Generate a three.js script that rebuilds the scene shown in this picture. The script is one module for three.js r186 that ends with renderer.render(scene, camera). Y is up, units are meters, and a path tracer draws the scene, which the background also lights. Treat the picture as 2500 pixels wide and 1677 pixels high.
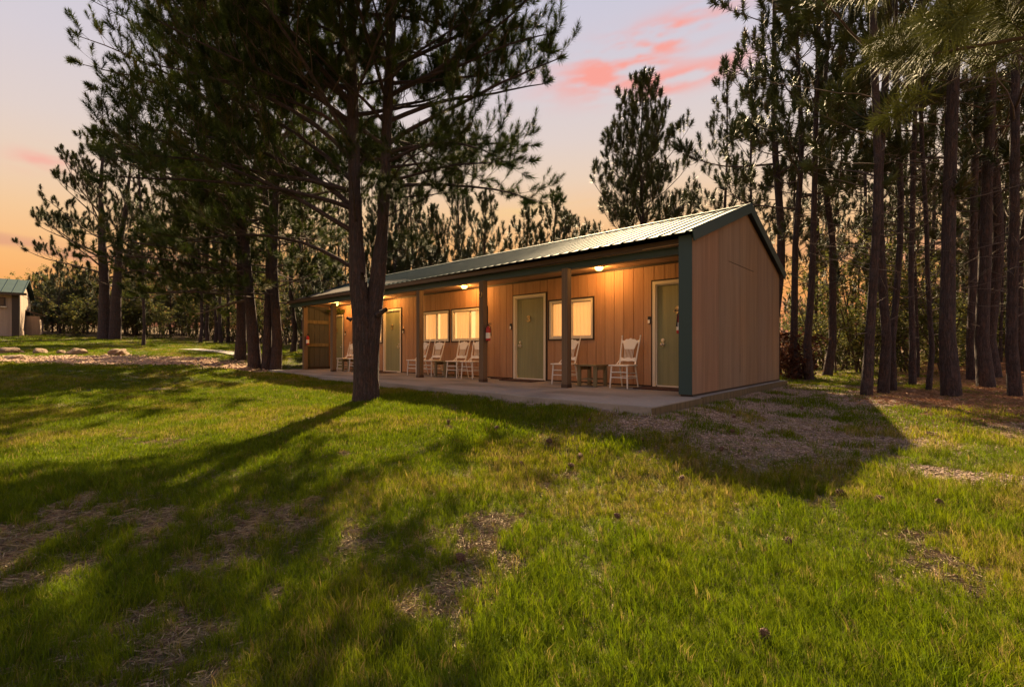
import * as THREE from 'three';
import { mergeGeometries } from 'three/addons/utils/BufferGeometryUtils.js';
import { RoundedBoxGeometry } from 'three/addons/geometries/RoundedBoxGeometry.js';
import { FontLoader } from 'three/addons/loaders/FontLoader.js';
import { TextGeometry } from 'three/addons/geometries/TextGeometry.js';

// ---------------------------------------------------------------- camera, sky, sun, exposure
const scene = new THREE.Scene();
const camera = new THREE.PerspectiveCamera(2 * Math.atan(838.5 / 1139.7) * 180 / Math.PI, 2500 / 1677, 0.05, 900);
camera.position.set(0, 0.749, 0);
camera.lookAt(0, 0.749, -10);
camera.setViewOffset(2500, 1677, 0, -16, 2500, 1677);       // the lens is shifted a little: the horizon lies just under the middle
const renderer = new THREE.WebGLRenderer({ antialias: true });
renderer.toneMapping = THREE.LinearToneMapping;
renderer.toneMappingExposure = 4.0;
renderer.shadowMap.enabled = true;
const SKY = 0.246;                                           // strength of the dusk sky

const lin = (r, g, b) => new THREE.Color().setRGB(r / 255, g / 255, b / 255, THREE.SRGBColorSpace);
const clamp = (x, a = 0, b = 1) => Math.min(b, Math.max(a, x));
const mix = (a, b, t) => a + (b - a) * t;
const ss = (a, b, x) => { const t = clamp((x - a) / (b - a)); return t * t * (3 - 2 * t); };
function rngOf(seed) { let a = seed >>> 0 || 1; return () => { a = (a + 0x6D2B79F5) | 0; let t = Math.imul(a ^ (a >>> 15), 1 | a); t = (t + Math.imul(t ^ (t >>> 7), 61 | t)) ^ t; return ((t ^ (t >>> 14)) >>> 0) / 4294967296; }; }
function hash(x, y) { let h = Math.imul(x | 0, 374761393) ^ Math.imul(y | 0, 668265263); h = Math.imul(h ^ (h >>> 13), 1274126177); return ((h ^ (h >>> 16)) >>> 0) / 4294967296; }
function noise(x, y) {
  const ix = Math.floor(x), iy = Math.floor(y), fx = x - ix, fy = y - iy, a = fx * fx * (3 - 2 * fx), b = fy * fy * (3 - 2 * fy);
  return mix(mix(hash(ix, iy), hash(ix + 1, iy), a), mix(hash(ix, iy + 1), hash(ix + 1, iy + 1), a), b);
}
const fbm = (x, y, o = 4) => { let s = 0, w = 0.5, t = 0; for (let i = 0; i < o; i++) { s += w * noise(x, y); t += w; x = x * 2.03 + 17.1; y = y * 2.03 + 9.7; w *= 0.5; } return s / t; };

{ // dusk sky: orange at the horizon, lavender above, thin pink streaks of cloud
  const W = 2048, H = 1024, data = new Float32Array(W * H * 4);
  const stops = [[-90, 226, 140, 100], [0, 240, 148, 106], [4, 250, 160, 96], [8, 254, 174, 98], [12, 254, 190, 122], [16, 248, 204, 156], [20, 238, 211, 187], [24, 228, 211, 204], [30, 217, 208, 215], [38, 204, 202, 220], [50, 184, 188, 214], [90, 140, 150, 190]].map(([e, r, g, b]) => [e, lin(r, g, b)]);
  const pink = lin(252, 166, 154), mauve = lin(206, 138, 132), yellow = lin(255, 214, 132), streaks = [[108, 32.8, 6, 1.2, 1.3], [102.5, 30.3, 7, 1.9, 1.3], [110, 28.6, 6, 1.0, 1.2], [45, 16, 2, 0.8, 0.8], [93, 16.5, 6, 0.8, -1], [86, 21, 3, 0.5, -1]], rs = rngOf(8);
  for (let k = 0; k < 26; k++) { const a = rs() * 360; streaks.push([a, mix(14, 42, rs()), mix(2, 6, rs()), mix(0.5, 1.4, rs()), a > 35 && a < 145 ? 0.12 : 0.9]); }
  const at2 = (e) => { let k = 0; while (k < stops.length - 2 && e > stops[k + 1][0]) k++; const t = clamp((e - stops[k][0]) / (stops[k + 1][0] - stops[k][0])), A = stops[k][1], B = stops[k + 1][1]; return [mix(A.r, B.r, t), mix(A.g, B.g, t), mix(A.b, B.b, t)]; };
  for (let j = 0; j < H; j++) {
    const e = (j + 0.5) / H * 180 - 90;
    for (let i = 0; i < W; i++) {
      const a = ((i + 0.5) / W) * 360;                       // 90 is straight ahead of the camera; the sun went down there
      const wrap = 0.5 - 0.5 * Math.cos(clamp(Math.min(a, 360 - a) / 12) * Math.PI), off = Math.min(Math.abs(a - 95), 360 - Math.abs(a - 95));
      const c = e > 0 ? at2(e + 4.2 * ss(8, 60, off) * ss(0, 9, e)) : at2(e);
      if (e > -2 && e < 60) {
        const n = fbm(a / 5 + e / 6, e / 0.8 - a / 14, 5), low = ss(0.50, 0.70, fbm(a / 15 + 4.2, e / 1.5 + 31, 4)) * ss(-2, 2, e) * (1 - ss(8, 13, e)) * wrap * 0.5;
        let high = 0, glow = 0;
        for (const [ca, ce, la, le, k] of streaks) {
          let da = Math.abs(a - ca); if (da > 180) da = 360 - da; if (da > la * 2.2) continue;
          const de = e - ce - (a - ca) * 0.10, w = Math.exp(-((da / la) ** 2) - ((de / le) ** 2)) * ss(0.34, 0.66, n);
          if (k < 0) glow += w; else high += w * k;
        }
        const put = (c2, t) => [c2.r, c2.g, c2.b].forEach((p, q) => { c[q] = mix(c[q], p, clamp(t)); });
        put(mauve, low); put(pink, high); put(yellow, glow * 0.6);
      }
      const o = (j * W + i) * 4;
      data[o] = c[0] * SKY; data[o + 1] = c[1] * SKY; data[o + 2] = c[2] * SKY; data[o + 3] = 1;
    }
  }
  const sky = new THREE.DataTexture(data, W, H, THREE.RGBAFormat, THREE.FloatType);
  sky.mapping = THREE.EquirectangularReflectionMapping; sky.magFilter = THREE.LinearFilter; sky.needsUpdate = true;
  scene.background = sky; scene.environment = sky;
}
const sun = new THREE.DirectionalLight(new THREE.Color().setRGB(1, 0.74, 0.42), 5);
sun.position.set(0.135 * 40, 40, -1.12 * 40 - 8); sun.target.position.set(0, 0, -8);
sun.castShadow = true; sun.shadow.radius = 1.6; sun.shadow.mapSize.set(4096, 4096);
Object.assign(sun.shadow.camera, { left: -45, right: 45, top: 45, bottom: -45, near: 1, far: 140 });
scene.add(sun, sun.target);

// ---------------------------------------------------------------- helpers
const used = {};
const numbered = (n) => { const k = used[n] = (used[n] ?? -1) + 1; return k ? `${n}_${String(k).padStart(3, '0')}` : n; };
function mesh(name, g, m, parent) { const o = new THREE.Mesh(g, m); o.name = parent ? name : numbered(name); o.castShadow = o.receiveShadow = true; (parent || scene).add(o); return o; }
function tag(o, label, category, group) { o.userData = { ...o.userData, label, category }; if (group) o.userData.group = group; return o; }
function thing(name, label, category, group) { const o = new THREE.Group(); o.name = numbered(name); scene.add(o); return tag(o, label, category, group); }
function sub(name, parent) { const o = new THREE.Group(); o.name = name; parent.add(o); return o; }
function copyOf(o, label) { const c = o.clone(); c.name = numbered(o.name.replace(/_\d{3}$/, '')); c.userData = { ...o.userData }; if (label) c.userData.label = label; scene.add(c); return c; }
const structure = (o) => { o.userData = { kind: 'structure' }; return o; };
const stuff = (o) => { o.userData = { ...o.userData, kind: 'stuff' }; return o; };
function box(w, h, d, x = 0, y = 0, z = 0) {                   // centre at x, y, z; uv in metres
  const g = new THREE.BoxGeometry(w, h, d), p = g.attributes.position, n = g.attributes.normal, u = g.attributes.uv;
  for (let i = 0; i < p.count; i++) {
    const ax = Math.abs(n.getX(i)) > 0.5, ay = Math.abs(n.getY(i)) > 0.5;
    u.setXY(i, (ax ? p.getZ(i) : p.getX(i)) + x + z, (ay ? p.getZ(i) + z : p.getY(i) + y));
  }
  return g.translate(x, y, z);
}
function rbox(w, h, d, r, x = 0, y = 0, z = 0) { return new RoundedBoxGeometry(w, h, d, 2, r).translate(x, y, z); }
const merge = (a) => mergeGeometries(a.map((g) => { const q = g.index ? g.toNonIndexed() : g; for (const k of Object.keys(q.attributes)) if (!['position', 'normal', 'uv'].includes(k)) q.deleteAttribute(k); return q; }));
const V = (x, y, z) => new THREE.Vector3(x, y, z);
function tube(pts, rad, sides = 6, rough = 0, seed = 0, closeTip = true) {   // a limb through pts with a radius at each; uv in metres
  const P = [], N = [], U = [], I = [], q = new THREE.Vector3(), t = new THREE.Vector3(), a = new THREE.Vector3(1, 0, 0), b = new THREE.Vector3();
  let len = 0;
  for (let i = 0; i < pts.length; i++) {
    t.copy(pts[Math.min(i + 1, pts.length - 1)]).sub(pts[Math.max(i - 1, 0)]).normalize();
    if (i === 0 && Math.abs(t.x) > 0.8) a.set(0, 0, 1);
    b.crossVectors(t, a).normalize(); a.crossVectors(b, t).normalize();
    if (i) len += pts[i].distanceTo(pts[i - 1]);
    for (let k = 0; k <= sides; k++) {
      const f = (k % sides) / sides * Math.PI * 2, c = Math.cos(f), s = Math.sin(f);
      const r = rad[i] * (rough ? 1 + rough * (noise((k % sides) * 1.7 + seed, len * 4 + seed) - 0.5) * 2 : 1);
      q.copy(a).multiplyScalar(c).addScaledVector(b, s); N.push(q.x, q.y, q.z);
      P.push(pts[i].x + q.x * r, pts[i].y + q.y * r, pts[i].z + q.z * r); U.push(k / sides * Math.max(0.2, rad[0] * 6.283), len);
    }
  }
  const w = sides + 1;
  for (let i = 0; i < pts.length - 1; i++) for (let k = 0; k < sides; k++) { const o = i * w + k; I.push(o, o + 1, o + w, o + 1, o + w + 1, o + w); }
  const g = new THREE.BufferGeometry();
  g.setAttribute('position', new THREE.Float32BufferAttribute(P, 3)); g.setAttribute('normal', new THREE.Float32BufferAttribute(N, 3)); g.setAttribute('uv', new THREE.Float32BufferAttribute(U, 2));
  g.setIndex(I);
  if (rough) g.computeVertexNormals();
  return g;
}
function tex(w, h, fn, srgb = true) {                          // fn(x, y) -> [r, g, b] 0..1 in linear light, tiles
  const d = new Uint8Array(w * h * 4), enc = (c) => c <= 0.0031308 ? c * 12.92 : 1.055 * Math.pow(c, 1 / 2.4) - 0.055;
  for (let y = 0; y < h; y++) for (let x = 0; x < w; x++) { const c = fn(x / w, y / h), o = (y * w + x) * 4; for (let k = 0; k < 3; k++) d[o + k] = 255 * clamp(srgb ? enc(clamp(c[k])) : c[k]); d[o + 3] = 255; }
  const t = new THREE.DataTexture(d, w, h); t.wrapS = t.wrapT = THREE.RepeatWrapping; t.magFilter = THREE.LinearFilter; t.minFilter = THREE.LinearMipmapLinearFilter; t.generateMipmaps = true;
  if (srgb) t.colorSpace = THREE.SRGBColorSpace; t.needsUpdate = true; return t;
}
function tnoise(x, y, px, py) {                                // value noise that tiles after px, py cells
  const ix = Math.floor(x), iy = Math.floor(y), fx = x - ix, fy = y - iy, a = fx * fx * (3 - 2 * fx), b = fy * fy * (3 - 2 * fy), m = (v, p) => ((v % p) + p) % p;
  const H = (i, j) => hash(m(i, px) + 7 * px, m(j, py) + 13 * py);
  return mix(mix(H(ix, iy), H(ix + 1, iy), a), mix(H(ix, iy + 1), H(ix + 1, iy + 1), a), b);
}
const tf = (x, y, px, py, o = 4) => { let s = 0, w = 0.5, t = 0; for (let i = 0; i < o; i++) { s += w * tnoise(x * px, y * py, px, py); t += w; px *= 2; py *= 2; w *= 0.5; } return s / t; };
const rep = (t, x, y) => { const c = t.clone(); c.repeat.set(x, y); c.needsUpdate = true; return c; };
const std = (o) => new THREE.MeshStandardMaterial({ roughness: 0.8, ...o });
const rgb = (r, g, b) => new THREE.Color().setRGB(r, g, b);

// ---------------------------------------------------------------- materials
const bark = (x, y) => { const w = tf(x, y, 8, 14, 3) * 0.05, r = tf(x + w, y, 22, 4, 3), q = tf(x, y + w, 12, 26, 3), p = ss(0.0, 0.3, Math.abs(r - 0.5) * 2) * mix(0.55, 1, ss(0.05, 0.3, Math.abs(q - 0.5) * 2)); return p * mix(0.6, 1, tf(x, y, 64, 90, 3)); };
const tBark = tex(512, 512, (x, y) => { const p = bark(x, y), red = tf(x, y, 5, 9, 3), d = mix(0.42, 1, p) * mix(0.75, 1.1, tf(x, y, 60, 90, 2)); return [0.086 * d * mix(0.8, 1.3, red), 0.058 * d, 0.052 * d * mix(1.25, 0.85, red)]; });
const tBarkB = tex(512, 512, (x, y) => { const p = bark(x, y); return [p, p, p]; }, false);
const mBark = std({ map: rep(tBark, 1.9, 0.95), bumpMap: rep(tBarkB, 1.9, 0.95), bumpScale: 0.022, roughness: 0.95 });
const mTwig = std({ color: rgb(0.075, 0.052, 0.042), roughness: 0.95 });
const mDead = std({ color: rgb(0.13, 0.10, 0.085), roughness: 0.95 });
const leafy = (o) => new THREE.MeshPhysicalMaterial({ roughness: 0.9, side: THREE.DoubleSide, transmission: 0.35, thickness: 0, ior: 1.3, specularIntensity: 0.25, ...o });
const mNeedle = std({ color: rgb(1, 1, 1), vertexColors: true, side: THREE.DoubleSide, roughness: 0.62 });
const mNeedleNear = leafy({ color: rgb(0.105, 0.125, 0.032), roughness: 0.75, transmission: 0.3 });
const mLeaf = leafy({ color: rgb(1, 1, 1), vertexColors: true, transmission: 0.4 });
const mGrass = leafy({ color: rgb(1, 1, 1), roughness: 0.82, transmission: 0.45 });
const tGrain = tex(512, 512, (x, y) => { const g = tf(x, y, 60, 3, 4), c = tf(x, y, 4, 2, 3), s = tf(x, y, 150, 8, 2); const d = mix(0.7, 1, g) * mix(0.82, 1, c) * mix(0.9, 1, s); return [d, d * mix(0.95, 1, c), d * mix(0.92, 1, g)]; });
const tGrainB = tex(512, 512, (x, y) => { const g = tf(x, y, 60, 3, 4); return [g, g, g]; }, false);
const siding = [[0.60, 0.335, 0.18], [0.57, 0.31, 0.165], [0.63, 0.36, 0.20]].map((c) => std({ color: rgb(...c), map: rep(tGrain, 1, 0.5), bumpMap: rep(tGrainB, 1, 0.5), bumpScale: 0.004, roughness: 0.72 }));
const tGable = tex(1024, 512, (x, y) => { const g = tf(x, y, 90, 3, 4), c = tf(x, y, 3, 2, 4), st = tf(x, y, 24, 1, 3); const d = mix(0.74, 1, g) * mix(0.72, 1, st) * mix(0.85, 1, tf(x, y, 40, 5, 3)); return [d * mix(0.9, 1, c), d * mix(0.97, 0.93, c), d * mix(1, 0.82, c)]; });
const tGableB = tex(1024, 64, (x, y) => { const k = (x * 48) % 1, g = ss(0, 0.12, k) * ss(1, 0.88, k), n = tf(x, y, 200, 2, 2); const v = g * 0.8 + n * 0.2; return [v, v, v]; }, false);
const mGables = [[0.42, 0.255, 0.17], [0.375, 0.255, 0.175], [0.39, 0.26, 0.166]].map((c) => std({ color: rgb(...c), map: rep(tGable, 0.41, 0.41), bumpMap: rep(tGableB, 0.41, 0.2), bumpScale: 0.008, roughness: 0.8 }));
const mSoffit = std({ color: rgb(0.52, 0.36, 0.24), roughness: 0.6, map: rep(tGrain, 0.5, 0.5) });
const mTeal = std({ color: rgb(0.012, 0.047, 0.052), roughness: 0.5 });
const mRoof = new THREE.MeshPhysicalMaterial({ color: rgb(0.048, 0.08, 0.078), roughness: 0.66, metalness: 0.0, specularIntensity: 0.28, map: tex(256, 256, (x, y) => { const d = mix(0.78, 1, tf(x, y, 5, 5, 5)); return [d, d, d]; }) });
const mGutter = std({ color: rgb(0.06, 0.034, 0.022), roughness: 0.4 });
const mDarkTrim = std({ color: rgb(0.035, 0.022, 0.016), roughness: 0.6 });
const mCream = std({ color: rgb(0.74, 0.66, 0.53), roughness: 0.5 });
const mDoor = std({ color: rgb(0.35, 0.355, 0.18), roughness: 0.55, map: rep(tGrain, 0.7, 0.4) });
const tPost = tex(256, 512, (x, y) => { const g = tf(x, y, 30, 2, 4), k = tf(x, y, 4, 5, 4), s = ss(0.62, 0.8, tf(x, y, 60, 2, 3)); const d = mix(0.55, 1, g) * mix(0.7, 1, k) * (1 - 0.5 * s); return [d, d * 0.97, d * 0.93]; });
const mPost = std({ color: rgb(0.24, 0.165, 0.105), map: rep(tPost, 1, 0.4), bumpMap: rep(tPost, 1, 0.4), bumpScale: 0.004, roughness: 0.85 });
const tConc = tex(512, 512, (x, y) => { const a = tf(x, y, 4, 4, 5), b = tf(x, y, 90, 90, 2), st = ss(0.55, 0.75, tf(x, y, 3, 5, 4)); const d = mix(0.6, 1, a) * mix(0.85, 1, b) * (1 - 0.3 * st); return [d, d * 0.98, d * 0.95]; });
const mConc = std({ color: rgb(0.36, 0.33, 0.30), map: rep(tConc, 0.35, 0.35), bumpMap: rep(tConc, 0.35, 0.35), bumpScale: 0.004, roughness: 0.85 });
const mWhite = std({ color: rgb(0.80, 0.76, 0.70), roughness: 0.5 });
const mSteel = std({ color: rgb(0.62, 0.58, 0.52), metalness: 0.9, roughness: 0.28 });
const mBrass = std({ color: rgb(0.55, 0.40, 0.18), metalness: 0.9, roughness: 0.35 });
const mBlack = std({ color: rgb(0.015, 0.014, 0.014), roughness: 0.5 });
const mTable = std({ color: rgb(0.32, 0.265, 0.14), map: rep(tPost, 1, 0.6), roughness: 0.8 });
const mMat = std({ color: rgb(0.065, 0.028, 0.02), roughness: 0.98, bumpMap: rep(tConc, 6, 6), bumpScale: 0.01 });
const mRed = std({ color: rgb(0.42, 0.02, 0.02), roughness: 0.3 });
const mGlass = new THREE.MeshPhysicalMaterial({ color: rgb(1, 1, 1), transmission: 1, thickness: 0, roughness: 0.02, ior: 1.5 });
const mCurtain = new THREE.MeshPhysicalMaterial({ color: rgb(0.92, 0.80, 0.62), roughness: 1, transmission: 0.62, thickness: 0, side: THREE.DoubleSide, specularIntensity: 0.1 });
const mRoom = std({ color: rgb(0.4, 0.3, 0.2), emissive: rgb(1.0, 0.53, 0.19), emissiveIntensity: 0.37 });
const mLampGlow = std({ color: rgb(0.9, 0.8, 0.6), emissive: rgb(1.0, 0.56, 0.14), emissiveIntensity: 1.7 });

// ---------------------------------------------------------------- the lie of the land
// The cabin's own axes: u runs along its front from the near end to the far one, v from the front posts to the back wall.
const TH = 0.8293, SN = Math.sin(TH), CS = Math.cos(TH), CX = 2.874, CZ = 7.484, LEN = 15.3, DEEP = 5.5, RIDGE = 2.85;
const uv = (X, Z) => [-(X - CX) * SN + (Z - CZ) * CS, (X - CX) * CS + (Z - CZ) * SN];
const slabFront = (u) => u < 1.9 ? -1.68 : u < 7.9 ? mix(-1.70, -1.44, (u - 1.9) / 6) : mix(-1.44, -0.75, clamp((u - 7.9) / 7.5));
function lay(X, Z) {                                           // Z is the distance ahead of the camera: world z = -Z
  const [u, v] = uv(X, Z), k = mix(0.088, 0.02, ss(3, 16, u)), F = Math.max(0, -v - 1.6);
  let g = -0.12 - k * 9 * (1 - Math.exp(-F / 9)) * 1.2 + 0.06 * Math.max(0, u - 9) * ss(9, 16, u) + 0.03 * Math.max(0, v - 9) * ss(2, -4, u);
  g -= 0.36 * (1 - Math.exp(-Math.max(0, 2.5 - v) * 0.24)) * ss(3.5, -1.5, u);
  const d = Math.hypot(Math.max(-0.3 - u, u - 15.7, 0), Math.max(-1.75 - v, v - 5.9, 0));
  g = Math.min(g, -0.07 + 0.22 * d);
  g = Math.max(g, -0.115 - 0.10 * d - 0.09 * d * d);
  return Math.min(g, 4);
}
const under = (X, Z) => { const [u, v] = uv(X, Z); return u > -0.25 && u < 15.6 && v > slabFront(u) - 0.02 && v < 5.7; };
function chips(X, Z) { const [u, v] = uv(X, Z), n = (fbm(X * 0.9, Z * 0.9 + 40) - 0.5) * 1.6; return Math.max(ss(4.6, 2.2, Math.hypot(Math.max(-u - 0.2, u - 0.2, 0) * 1.15, Math.max(-0.5 - v, v - 4.2, 0) * 1.5) + n * 2.0) * ss(1.2, 0.2, u), ss(0.42, 0.12, slabFront(u) - v + n * 0.2) * ss(5, 2.5, u) * (v < slabFront(u) + 0.1 ? 1 : 0)); }
const woods = (X, Z) => { const [u, v] = uv(X, Z); return ss(-1.2, -3.4, u + (fbm(X * 0.5 + 9, Z * 0.5) - 0.5) * 3) * ss(-1.8, 1.0, v + (fbm(X * 0.4, Z * 0.4 + 5) - 0.5) * 3); };
const behind = (X, Z) => { const [u, v] = uv(X, Z); return Math.max(ss(6.2, 8, v) * ss(20, 16, u), ss(27, 33, Z + (fbm(X * 0.2, Z * 0.2) - 0.5) * 5)); };
const patch = (X, Z) => { const a = (X + 13.6) * 0.985 + (Z - 16.6) * 0.17, b = -(X + 13.6) * 0.17 + (Z - 16.6) * 0.985; return ss(1.15, 0.75, Math.hypot(a / 5.2, b / 1.75) + (fbm(X * 0.8, Z * 0.8 + 3) - 0.5) * 0.9); };
const bare = (X, Z) => { const n = fbm(X * 1.15 + 3.1, Z * 1.15 + 8.7, 4), m = fbm(X * 3.4, Z * 3.4, 3), near = ss(5.4, 3.4, Z) * ss(0.3, -1.0, X); const f = fbm(X * 9, Z * 9, 2); return ss(mix(0.60, 0.455, near), mix(0.71, 0.60, near), n * 0.46 + m * 0.34 + f * 0.2); };
{
  const NX = 280, NZ = 260, P = [], C = [], U = [], I = [], cv = (t, a, b) => { const s = Math.sign(t), q = Math.abs(t); return s * (a * q + b * q ** 4); };
  for (let j = 0; j <= NZ; j++) for (let i = 0; i <= NX; i++) {
    const X = cv(i / NX * 2 - 1, 22, 330), Z = 9 + cv(j / NZ * 2 - 1, 20, 330);
    const b = bare(X, Z), w = woods(X, Z), p = patch(X, Z), ch = chips(X, Z), bh = behind(X, Z), tone = fbm(X * 0.7, Z * 0.7);
    P.push(X, lay(X, Z) + (fbm(X * 1.3, Z * 1.3) - 0.5) * 0.05 + (fbm(X * 6, Z * 6, 2) - 0.5) * 0.02, -Z); U.push(X, Z);
    let c = [mix(0.15, 0.225, b), mix(0.145, 0.175, b), mix(0.04, 0.115, b)];
    const over = (q, t) => { c = c.map((x, k) => mix(x, q[k], t)); };
    over([0.22, 0.135, 0.075], bh * 0.8); over([0.36, 0.195, 0.10], w * 0.92); over([0.46, 0.30, 0.20], p); over([0.36, 0.26, 0.195], ch);
    C.push(...c.map((x) => x * mix(0.8, 1.15, tone)));
  }
  for (let j = 0; j < NZ; j++) for (let i = 0; i < NX; i++) { const o = j * (NX + 1) + i; I.push(o, o + 1, o + NX + 1, o + 1, o + NX + 2, o + NX + 1); }
  const g = new THREE.BufferGeometry();
  g.setAttribute('position', new THREE.Float32BufferAttribute(P, 3)); g.setAttribute('uv', new THREE.Float32BufferAttribute(U, 2)); g.setAttribute('color', new THREE.Float32BufferAttribute(C, 3));
  g.setIndex(I); g.computeVertexNormals();
  const tG = tex(1024, 1024, (x, y) => { const a = tf(x, y, 90, 90, 3), s = tf(x, y, 260, 60, 2), t = tf(x, y, 60, 260, 2), c = tf(x, y, 7, 7, 4), sp = ss(0.62, 0.72, Math.max(s, t)); const d = mix(0.38, 0.8, a) * mix(0.7, 1, c) + 0.25 * sp; return [d, d * mix(0.93, 0.98, c), d * mix(0.85, 0.95, a)]; });
  const tGB = tex(1024, 1024, (x, y) => { const d = 0.6 * tf(x, y, 90, 90, 3) + 0.4 * Math.max(tf(x, y, 260, 60, 2), tf(x, y, 60, 260, 2)); return [d, d, d]; }, false);
  structure(mesh('ground', g, std({ vertexColors: true, map: rep(tG, 0.5, 0.5), bumpMap: rep(tGB, 0.5, 0.5), bumpScale: 0.03, roughness: 1 })));
}
{ // pale footpath bending away at the far side of the lawn
  const pts = [[-11.6, 20.2], [-12.4, 20.9], [-13.2, 21.5], [-14.2, 22.0], [-15.6, 22.4]], P = [], I = [];
  pts.forEach(([X, Z], i) => { const a = pts[Math.min(i + 1, 4)], b = pts[Math.max(i - 1, 0)], l = Math.hypot(a[0] - b[0], a[1] - b[1]), nx = -(a[1] - b[1]) / l * 0.45, nz = (a[0] - b[0]) / l * 0.45; for (const s of [1, -1]) P.push(X + nx * s, lay(X + nx * s, Z + nz * s) + 0.05, -(Z + nz * s)); if (i < 4) { const o = i * 2; I.push(o, o + 2, o + 1, o + 1, o + 2, o + 3); } });
  const g = new THREE.BufferGeometry(); g.setAttribute('position', new THREE.Float32BufferAttribute(P, 3)); g.setIndex(I); g.computeVertexNormals();
  structure(mesh('path', g, std({ color: rgb(0.30, 0.265, 0.23), roughness: 0.9, side: THREE.DoubleSide })));
}

// ---------------------------------------------------------------- the cabin
const place = (o, u, y, v, turn = 0) => { o.position.set(CX - u * SN + v * CS, y, -(CZ + u * CS + v * SN)); o.rotation.y = TH - Math.PI / 2 + turn; return o; };   // own +z looks out of the porch, own +x towards the near end
const cabin = thing('motel_cabin', 'long tan wooden cabin with teal metal roof, open porch and four green doors', 'building');
place(cabin, 0, 0, 0);
const vf = (u) => 0.02 * u;                                    // the porch front runs slightly askew to the wall
// in the cabin's own axes x = -u, z = -v
const at = (u, y, v) => [-u, y, -v];
const cbox = (u0, u1, y0, y1, v0, v1) => box(u1 - u0, y1 - y0, v1 - v0, -(u0 + u1) / 2, (y0 + y1) / 2, -(v0 + v1) / 2);
{
  const s = new THREE.Shape([[-0.13, -1.68], [1.9, -1.70], [7.9, -1.44], [13.9, -0.87], [15.55, -0.74], [15.55, 5.62], [-0.13, 5.62]].map(([u, v]) => new THREE.Vector2(-u, v)));
  const g = new THREE.ExtrudeGeometry(s, { depth: 0.24, bevelEnabled: true, bevelSize: 0.012, bevelThickness: 0.012, bevelSegments: 2 }); g.rotateX(-Math.PI / 2); g.translate(0, -0.252, 0);
  mesh('porch_slab', g, mConc, cabin);
}
const WV = 1.472;
const doors = [[0.30, 1.354, 1], [4.118, 5.173, 1], [10.214, 11.275, -1], [14.09, 15.12, -1]];      // u from, u to, handle side (1: on the far edge)
const windows = [[2.762, 4.023], [6.16, 7.643], [7.759, 9.03], [11.37, 12.66]];
{ // siding planks, each its own board, cut round the doors and windows
  const holes = [...doors.map(([a, b]) => [a - 0.03, b + 0.03, -1, 2.165]), ...windows.map(([a, b]) => [a - 0.02, b + 0.02, 0.975, 1.955])];
  mesh('wall', cbox(0.19, LEN - 0.1, 0.005, 2.62, WV + 0.12, WV + 0.2), mDarkTrim, cabin);
  const rg = rngOf(5), pitch = 0.2286;
  for (let u = 0.19; u < LEN - 0.12; u += pitch) {
    const a = u + 0.005, b = Math.min(u + pitch - 0.005, LEN - 0.1), cuts = [a, b];
    for (const h of holes) for (const e of [h[0], h[1]]) if (e > a + 0.002 && e < b - 0.002) cuts.push(e);
    cuts.sort((p, q) => p - q);
    const m = siding[Math.floor(rg() * 3)], proud = rg() * 0.003;
    for (let k = 0; k < cuts.length - 1; k++) {
      const c = (cuts[k] + cuts[k + 1]) / 2, h = holes.find((q) => c > q[0] && c < q[1]);
      if (cuts[k + 1] - cuts[k] < 0.012) continue;
      const spans = h ? [[0.03, h[2]], [h[3], 2.455]] : [[0.03, 2.455]];
      for (const [y0, y1] of spans) if (y1 - y0 > 0.03) mesh('plank', cbox(cuts[k], cuts[k + 1], y0, y1, WV - proud, WV + 0.02), m, cabin);
    }
  }
  mesh('wall_trim', cbox(0.19, LEN - 0.1, 2.455, 2.497, WV - 0.022, WV + 0.02), mDarkTrim, cabin);
  mesh('base_trim', cbox(0.19, LEN - 0.1, 0.004, 0.032, WV - 0.008, WV + 0.018), mDarkTrim, cabin);
  // soffit boards
  for (const [v0, v1] of [[0.115, 0.60], [0.605, 1.07], [1.075, WV + 0.05]]) {
    const q = new THREE.Shape([[0.19, v0], [LEN - 0.08, v0 + (v0 < 0.2 ? vf(LEN) : 0)], [LEN - 0.08, v1], [0.19, v1]].map(([u, v]) => new THREE.Vector2(-u, v)));
    const g = new THREE.ExtrudeGeometry(q, { depth: 0.015, bevelEnabled: false }); g.rotateX(-Math.PI / 2); g.translate(0, 2.50, 0);
    mesh('soffit_panel', g, mSoffit, cabin);
  }
}
const font = await new FontLoader().loadAsync('fonts/droid/droid_serif_bold.typeface.json');
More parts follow.
